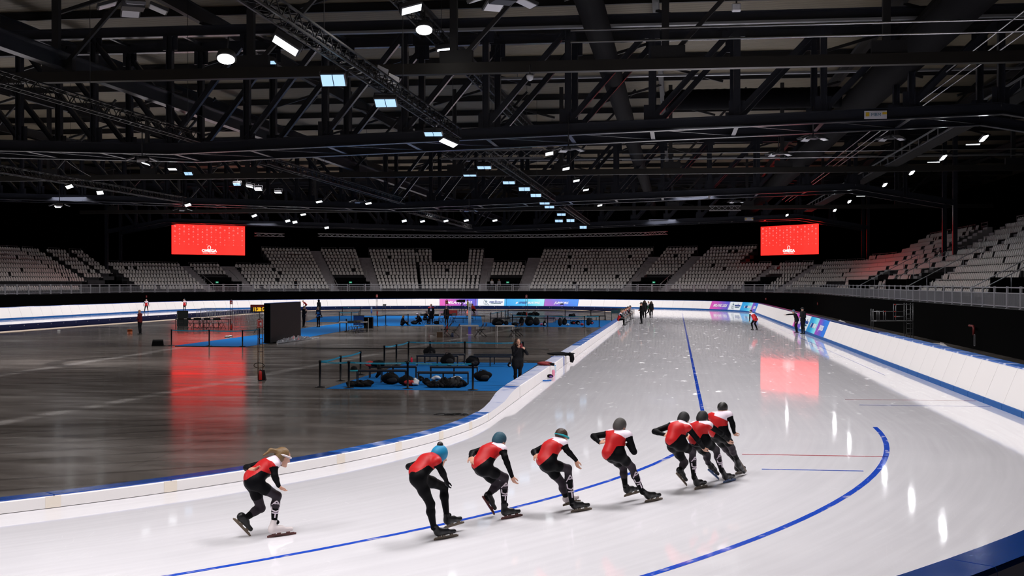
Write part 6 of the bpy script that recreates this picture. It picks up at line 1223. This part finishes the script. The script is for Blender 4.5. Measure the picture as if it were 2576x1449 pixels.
# ---------------------------------------------------------------- everyone else
DEF = dict(pelvis=(0, 0, .97), mid=(0, 0, 1.16), neck=(0, 0, 1.46), head=(.03, 0, 1.625), hipL=(0, -.09, .92), hipR=(0, .09, .92), knL=(.02, -.09, .50), knR=(.02, .09, .50), anL=(-.02, -.09, .085), anR=(-.02, .09, .085),
    shL=(0, -.175, 1.41), shR=(0, .175, 1.41), elL=(-.03, -.23, 1.13), elR=(-.03, .23, 1.13), wrL=(.06, -.22, .89), wrR=(.06, .22, .89), hdL=(.09, -.21, .80), hdR=(.09, .21, .80), toeL=(.10, -.09, .02), toeR=(.10, .09, .02))
POSE = dict(stand={}, hands=dict(elL=(.02, -.24, 1.12), elR=(.02, .24, 1.12), wrL=(.24, -.08, 1.08), wrR=(.24, .08, 1.08), hdL=(.28, .0, 1.08), hdR=(.28, -.0, 1.10)),
    apart=dict(knL=(.03, -.17, .49), knR=(.03, .17, .49), anL=(-.02, -.24, .085), anR=(-.02, .24, .085), toeL=(.10, -.26, .02), toeR=(.1, .26, .02), elL=(-.05, -.28, 1.14), elR=(-.05, .28, 1.14), wrL=(.0, -.32, .9), wrR=(0, .3, .9), hdL=(.02, -.33, .81), hdR=(.02, .31, .81)),
    step=dict(knL=(.10, -.09, .50), anL=(.16, -.09, .085), toeL=(.28, -.09, .03), knR=(.0, .09, .49), anR=(-.30, .09, .16), toeR=(-.2, .09, .03)),
    phone=dict(elL=(.06, -.24, 1.14), wrL=(.22, -.10, 1.34), hdL=(.24, -.06, 1.42), elR=(.06, .24, 1.14), wrR=(.22, .10, 1.34), hdR=(.24, .06, 1.42), head=(.06, 0, 1.60)),
    film=dict(elR=(.10, .20, 1.16), wrR=(.235, .07, 1.40), hdR=(.235, .03, 1.49), pnR=(-.4, -.8, .2), elL=(.06, -.36, 1.18), wrL=(.24, -.19, 1.36), hdL=(.25, -.12, 1.42), pnL=(-.4, .8, .2)),
    sit=dict(pelvis=(0, 0, .52), mid=(.06, 0, .72), neck=(.17, 0, 1.0), head=(.24, 0, 1.15), hipL=(.02, -.10, .50), hipR=(.02, .10, .50), knL=(.42, -.12, .52), knR=(.42, .12, .52), anL=(.40, -.12, .085), anR=(.40, .12, .085), toeL=(.52, -.13, .02), toeR=(.52, .13, .02), shL=(.14, -.175, .96), shR=(.14, .175, .96), elL=(.28, -.23, .74), elR=(.28, .23, .74), wrL=(.46, -.10, .64), wrR=(.46, .10, .64), hdL=(.54, -.06, .62), hdR=(.54, .06, .62)),
    floor=dict(pelvis=(0, 0, .14), mid=(.02, 0, .34), neck=(.10, 0, .64), head=(.14, 0, .80), hipL=(.02, -.10, .13), hipR=(.02, .10, .13), knL=(.34, -.16, .40), knR=(.34, .16, .38), anL=(.60, -.12, .085), anR=(.60, .10, .085), toeL=(.72, -.13, .03), toeR=(.72, .1, .03), shL=(.08, -.17, .59), shR=(.08, .17, .59), elL=(.18, -.24, .36), elR=(.18, .24, .36), wrL=(.36, -.12, .36), wrR=(.36, .12, .36), hdL=(.44, -.08, .38), hdR=(.44, .08, .38)),
    crouch=dict(pelvis=(-.10, 0, .36), mid=(.02, 0, .54), neck=(.18, 0, .80), head=(.25, 0, .95), hipL=(-.06, -.10, .36), hipR=(-.06, .10, .36), knL=(.30, -.15, .46), knR=(.26, .15, .40), anL=(.04, -.13, .085), anR=(-.06, .13, .10), toeL=(.16, -.13, .02), toeR=(.06, .13, .02), shL=(.15, -.17, .75), shR=(.15, .17, .75), elL=(.26, -.2, .54), elR=(.26, .2, .54), wrL=(.42, -.08, .62), wrR=(.42, .08, .62), hdL=(.48, -.04, .68), hdR=(.48, .04, .68)),
    skate=dict(pelvis=(-.16, 0, .80), mid=(.02, 0, .98), neck=(.26, 0, 1.16), head=(.36, 0, 1.28), hipL=(-.14, -.09, .76), hipR=(-.14, .09, .76), knL=(.12, -.13, .47), knR=(.10, .15, .45), anL=(-.08, -.20, .10), anR=(-.06, .22, .10), toeL=(.04, -.22, .03), toeR=(.06, .24, .03), shL=(.22, -.18, 1.12), shR=(.22, .18, 1.12), elL=(.10, -.30, .92), elR=(.10, .30, .92), wrL=(.12, -.30, .68), wrR=(.2, .30, .68), hdL=(.15, -.29, .60), hdR=(.25, .29, .60)),
    point=dict(pelvis=(-.05, 0, .90), mid=(.02, 0, 1.06), neck=(.16, 0, 1.32), head=(.22, 0, 1.46), shL=(.12, -.17, 1.28), shR=(.12, .17, 1.28), elR=(.42, .22, 1.27), wrR=(.68, .22, 1.24), hdR=(.80, .22, 1.23), elL=(.06, -.22, 1.0), wrL=(.12, -.2, .78), hdL=(.14, -.2, .69), knL=(.06, -.1, .48), knR=(.06, .1, .48)),
    reach=dict(elL=(.16, -.2, 1.55), wrL=(.24, -.08, 1.72), hdL=(.22, -.0, 1.78), elR=(.16, .2, 1.55), wrR=(.24, .08, 1.72), hdR=(.22, .0, 1.78)))
JB, JD, JN, JM = mat('coat_black', (.006, .006, .008), .8, bump=.2, spec=.15), mat('coat_dark', (.014, .014, .017), .8, spec=.15), mat('coat_navy', (.008, .012, .028), .8, spec=.15), mat('coat_maroon', (.10, .006, .008), .75, spec=.2)
JY, JBL, JW, JG = mat('vest_yellow', (.45, .40, .02), .7), mat('bib_blue', (.01, .16, .55), .7), mat('jacket_white', (.55, .55, .57), .7), mat('skin_suit_green', (.01, .14, .06), .6); CAMO = mat('trousers_camo', (.16, .16, .165), .8, var=.9, vscale=14)
def half_paint(hi, lo):
    def f(c, tg, J, o):
        ax = J['neck']-J['mid']; u = (c-J['mid']) @ ax/(ax @ ax); t = np.isin(tg, (1, 4)); o[t] = lo; o[t & (u > .35)] = hi; o[tg == 2] = 0; return o
    return f
def stand(px, py, top, ang, label, pose='stand', cols=None, z=0.0, at=None, over=None, **k):
    p = at if at is not None else G(px, py, z); X, D = p.x*CA+p.y*SA, -p.x*SA+p.y*CA; full = {'sit': 1.28, 'floor': .93, 'crouch': 1.08, 'skate': 1.42, 'point': 1.58}.get(pose, 1.75)
    s = (py-top)*D/FOC/full if top else 1.0
    s = max(.86, min(1.14, s)); a = math.radians(ang); fr, rt = (math.sin(a), -math.cos(a)), (-math.cos(a), -math.sin(a)); J = {}
    sx = {**DEF, **POSE[pose], **(over or {})}
    for n, (f, r, h) in sx.items():
        v = w2(fr[0]*f+rt[0]*r, fr[1]*f+rt[1]*r); J[n] = np.array((v.x, v.y, h)) if n.startswith('pn') else np.array((p.x+v.x*s, p.y+v.y*s, p.z+h*s))
    v = w2(*fr); lk = k.pop('look', -.12); J['face'] = np.array((v.x, v.y, lk)); k.setdefault('h', .016)
    return figure('person', label, 'person', J, s, cols=cols or [JB, JB, SKIN], base=(p.x, p.y, p.z), **k)
lanyard = None
wm = stand(1302, 972.5, 851, 22, 'woman with long curly brown hair in black coat filming with a phone behind the pads', 'film', bulk=1.12, coat=.30, hair=('curly', HAIRB), face=True, h=.010, look=-.05)
t = thing('smartphone', 'dark red phone held up in both hands by the filming woman', 'phone', wm.location+w2(.125, -.245, 1.345), YAW+.35); m = MB(); m.bev((0, 0, 0), (.078, .012, .15), .004); m.build('case', PHONE, t); m = MB(); m.lathe((0, 0, 0), [(.012, 0), (.012, .004)], 10); o = m.build('camera_lens', EYEM, t); o.rotation_euler = (PI/2, 0, 0); o.location = (.02, -.006, .05)
stand(352, 842, 779, -105, 'bald man in maroon jacket and black trousers standing beside the orange reel', 'hands', [JB, JM, SKIN], bulk=1.2, hair=('bald', mat('hair_grey', (.25, .22, .2), .6)))
RC = [SUIT, SUIT, SKIN, SRED, SWHT]
ski = dict(shoes=True)
stand(368, 786.5, 752, 10, 'skater in white and red top standing legs apart on the far ice', 'apart', RC, z=ZI, paint=half_paint(4, 3), hat=('none', None, BANDW), hair=('short', HAIRK))
stand(464, 784, 755.5, 15, 'skater with blue cap on the far ice behind the flight case', 'reach', RC, z=ZI, paint=half_paint(4, 3), hat=('beanie', TEALB, None), over=dict(elL=(-.02, -.26, 1.15), wrL=(.05, -.24, .9), hdL=(.08, -.23, .81), elR=(.05, .34, 1.42), wrR=(.12, .16, 1.62), hdR=(.12, .08, 1.66)))
stand(768, 780, 757, -60, 'bent skater in red on the far ice behind the black panel edge', 'skate', RC, z=ZI, paint=half_paint(3, 3), hair=('short', HAIRL))
stand(764, 824, 769, 70, 'person in black tracksuit standing by the edge of the black panel', 'phone', hair=('short', HAIRK)); stand(802, 799.5, 753.5, -120, 'tall person in dark padded coat stepping across the far carpet edge', 'step', bulk=1.25, coat=.2, hat=('hood', JB, None))
stand(801, 823.5, 772, -30, 'person in black with a blue bib standing beside the carpet strip', 'hands', [JB, JN, SKIN, JBL], hair=('short', HAIRK), paint=lambda c, tg, J, o: np.where((tg == 1) & ((c-J['mid']) @ (J['neck']-J['mid']) < .04), 3, o))
stand(1011, 819.5, 793, 75, 'long-haired woman in black sitting on the far carpet', 'floor', bulk=1.15, hair=('long', HAIRL)); stand(1056, 816, 793, -60, 'crouching person in black with a white cap looking at a phone', 'crouch', bulk=1.1, hat=('cap', SWHT, None))
stand(1068, 816, 783.5, 60, 'person in black jacket sitting on a folding chair among the standing ones', 'sit', bulk=1.2, hair=('short', HAIRK)); m1 = stand(1084.5, 816.5, 764, 5, 'tall man in long black coat with red collar and white badge', 'stand', [JB, JB, SKIN, SRED], bulk=1.25, coat=.7, hair=('bald', mat('hair_grey', (.25, .22, .2), .6)), paint=lambda c, tg, J, o: np.where((tg == 1) & ((c-J['neck']) @ np.array([0, 0, 1.]) > -.07), 3, o))
t = thing('badge_lanyard', 'white badge on a dark lanyard worn by the tall man in long black coat', 'badge', m1.location+w2(0, -.20, 1.2)); m = MB(); m.box((0, 0, 0), (.13, .01, .17)); m.build('card', SWHT, t); m = MB(); m.tube([(-.08, .06, .27), (0, 0, .09), (.08, .06, .27)], .012, 5); m.build('strap', JBL, t)
stand(1123, 817.5, 774.5, 170, 'man in long dark coat standing with his back turned by an extinguisher stand', 'stand', bulk=1.25, coat=.5, hair=('short', mat('hair_grey', (.25, .22, .2), .6)))
stand(1177, 787, 762.5, -80, 'camera operator in yellow vest far off before the magenta banner', 'hands', [JB, JY, SKIN], bulk=1.1, hair=('short', HAIRK)); stand(1193, 788, 763.5, -60, 'helper in red jacket far off beside the camera operator', 'crouch', [JB, SRED, SKIN], bulk=1.1, hair=('short', HAIRK))
t = thing('television_camera', 'black television camera on tripod before the magenta banner', 'camera', G(1162, 787), YAW); m = MB(); m.bev((0, 0, 1.35), (.75, .3, .32), .03); m.build('camera_body', POST, t); m = MB(); m.tube([(-.36, 0, 1.35), (-.62, 0, 1.35)], .13, 10); m.build('zoom_barrel', POST, t)
for i in range(3): an = i*2*PI/3+.4; m = MB(); m.tube([(0, 0, 1.2), (math.cos(an)*.45, math.sin(an)*.45, .02)], .03, 6); m.build('leg', POST, t)
# skaters resting on the pads
SEATED = [(101.6, 'nearest, in white and black, leaning forward', [SUIT, SUIT, SKIN, SRED, SWHT], 4, 3, HAIRL), (104.2, 'in a black top with camouflage trousers', [CAMO, JB, SKIN, JB, JB], 3, 3, HAIRB), (107.6, 'with dark hair and grey trousers', [CAMO, JB, SKIN, SWHT, JB], 3, 4, HAIRK), (111.4, 'in the red jacket', [CAMO, SRED, SKIN, SRED, SRED], 3, 3, HAIRB), (116, 'in white sleeves', [JB, JW, SKIN, JW, JW], 3, 3, HAIRB), (121.5, 'farthest, in a dark red top', [CAMO, JM, SKIN, JM, JM], 3, 3, HAIRK)]
for i, (y, lab, cl, hi, lo, hr_) in enumerate(SEATED): stand(0, 0, None, 82, 'seated skater on the inner pads, '+lab, 'sit', cl, at=Vector((TC+RIN+.02, y, -.02)), paint=half_paint(hi, lo), hair=('short', hr_), bulk=1.08)
stand(1614, 815, 760.5, -65, 'coach in black with a cap standing on skates with folded hands', 'hands', z=ZI, hat=('cap', BLKB, None), over=dict(knL=(.05, -.06, .5), knR=(.05, .06, .5), anL=(-.02, -.05, .085), anR=(-.02, .07, .085)))
stand(1621.5, 800.5, 755, 165, 'tall coach in long black coat with back turned behind the one in a cap', 'stand', z=ZI, bulk=1.2, coat=.35, hair=('long', HAIRB)); stand(1631, 795, 760, 80, 'skater in green and white partly hidden behind the tall coach', 'step', [SUIT, JG, SKIN, JG, SWHT], z=ZI, paint=half_paint(4, 3), hair=('short', HAIRB))
stand(1638.5, 800, 757.5, 150, 'woman in black with one white sleeve standing farthest along the straight', 'stand', z=ZI, bulk=1.05, hair=('long', HAIRB))
stand(1897, 831, 779.5, -150, 'lone crouched skater in white and red before the blue banner pads', 'skate', RC, z=ZI, paint=half_paint(4, 3), hat=('none', None, BANDW), hair=('short', HAIRK))
stand(2004, 838, 779.5, -80, 'coach in grey-blue beanie leaning and pointing along the ice', 'point', z=ZI, bulk=1.05, hat=('beanie', mat('beanie_bluegrey', (.10, .16, .24), .7, bump=.4, bscale=60), None), look=-.3)
stand(2020, 841, 773, -60, 'coach in black jacket and black cap standing at the banner pads', 'hands', z=ZI, bulk=1.2, hat=('cap', BLKB, None))
stand(0, 0, None, 10, 'spectator in pale jacket in the tunnel mouth, standing nearer the stairs', 'hands', [JB, JW, SKIN], at=arc_pt(43.6, 91.3, Z0), hair=('short', HAIRK)); stand(0, 0, None, -10, 'spectator in grey jacket in the tunnel mouth beside the exit sign', 'stand', [JB, mat('jacket_grey', (.2, .2, .21), .8), SKIN], at=arc_pt(43.6, 89.9, Z0), hair=('short', HAIRK))
stand(0, 0, None, 170, 'dark figure standing on the walkway before the far seats', 'stand', at=arc_pt(42.1, 130.4, Z0), hair=('short', HAIRK))
# ---------------------------------------------------------------- added area lights, evenly spaced, standing in for the roof lamps
def lamp(p, power, size=3.2, spread=156, col=(1, .965, .97)):
    l = bpy.data.lights.new('added_light', 'AREA'); l.shape = 'SQUARE'; l.size = size; l.energy = power; l.spread = math.radians(spread); l.color = col
    o = bpy.data.objects.new('added_light', l); C.objects.link(o); o.location = p; return o
LP = loop(27.5); acc = 0; n = len(LP); Ltot = sum((LP[(i+1) % n]-LP[i]).length for i in range(n)); want = Ltot/44; acc = want/2
for i in range(n):
    a, b = LP[i], LP[(i+1) % n]; L = (b-a).length
    while acc < L: p = a.lerp(b, acc/L); lamp((p.x, p.y, 11.0), 810); acc += want
    acc -= L
for y in (28, 52, 76, 100, 124, 146): lamp((-26, y, 11.0), 1300)
# ---------------------------------------------------------------- camera and view
cam = bpy.data.cameras.new('camera'); co = bpy.data.objects.new('camera', cam); C.objects.link(co)
cam.sensor_width = 36; cam.lens = 36*FOC/2576; cam.clip_start = .3; cam.clip_end = 600
co.location = (0, 0, EYE); co.rotation_euler = (PI/2 - math.atan((724.5-HOR)/FOC), 0, YAW)
sc = bpy.context.scene; sc.camera = co
sc.view_settings.view_transform = 'Standard'; sc.view_settings.look = 'None'; sc.view_settings.gamma = 1; sc.view_settings.use_curve_mapping = False
sc.view_settings.exposure = 0
w = bpy.data.worlds.new('hall_air'); w.use_nodes = True; sc.world = w
w.node_tree.nodes['Background'].inputs['Color'].default_value = (.25, .27, .33, 1); w.node_tree.nodes['Background'].inputs['Strength'].default_value = 0.004
sc.cycles.max_bounces = 4; sc.cycles.diffuse_bounces = 2; sc.cycles.glossy_bounces = 3; sc.cycles.transmission_bounces = 4; sc.cycles.transparent_max_bounces = 8
sc.cycles.caustics_reflective = False; sc.cycles.caustics_refractive = False; sc.cycles.sample_clamp_indirect = 4.0; sc.cycles.blur_glossy = .3
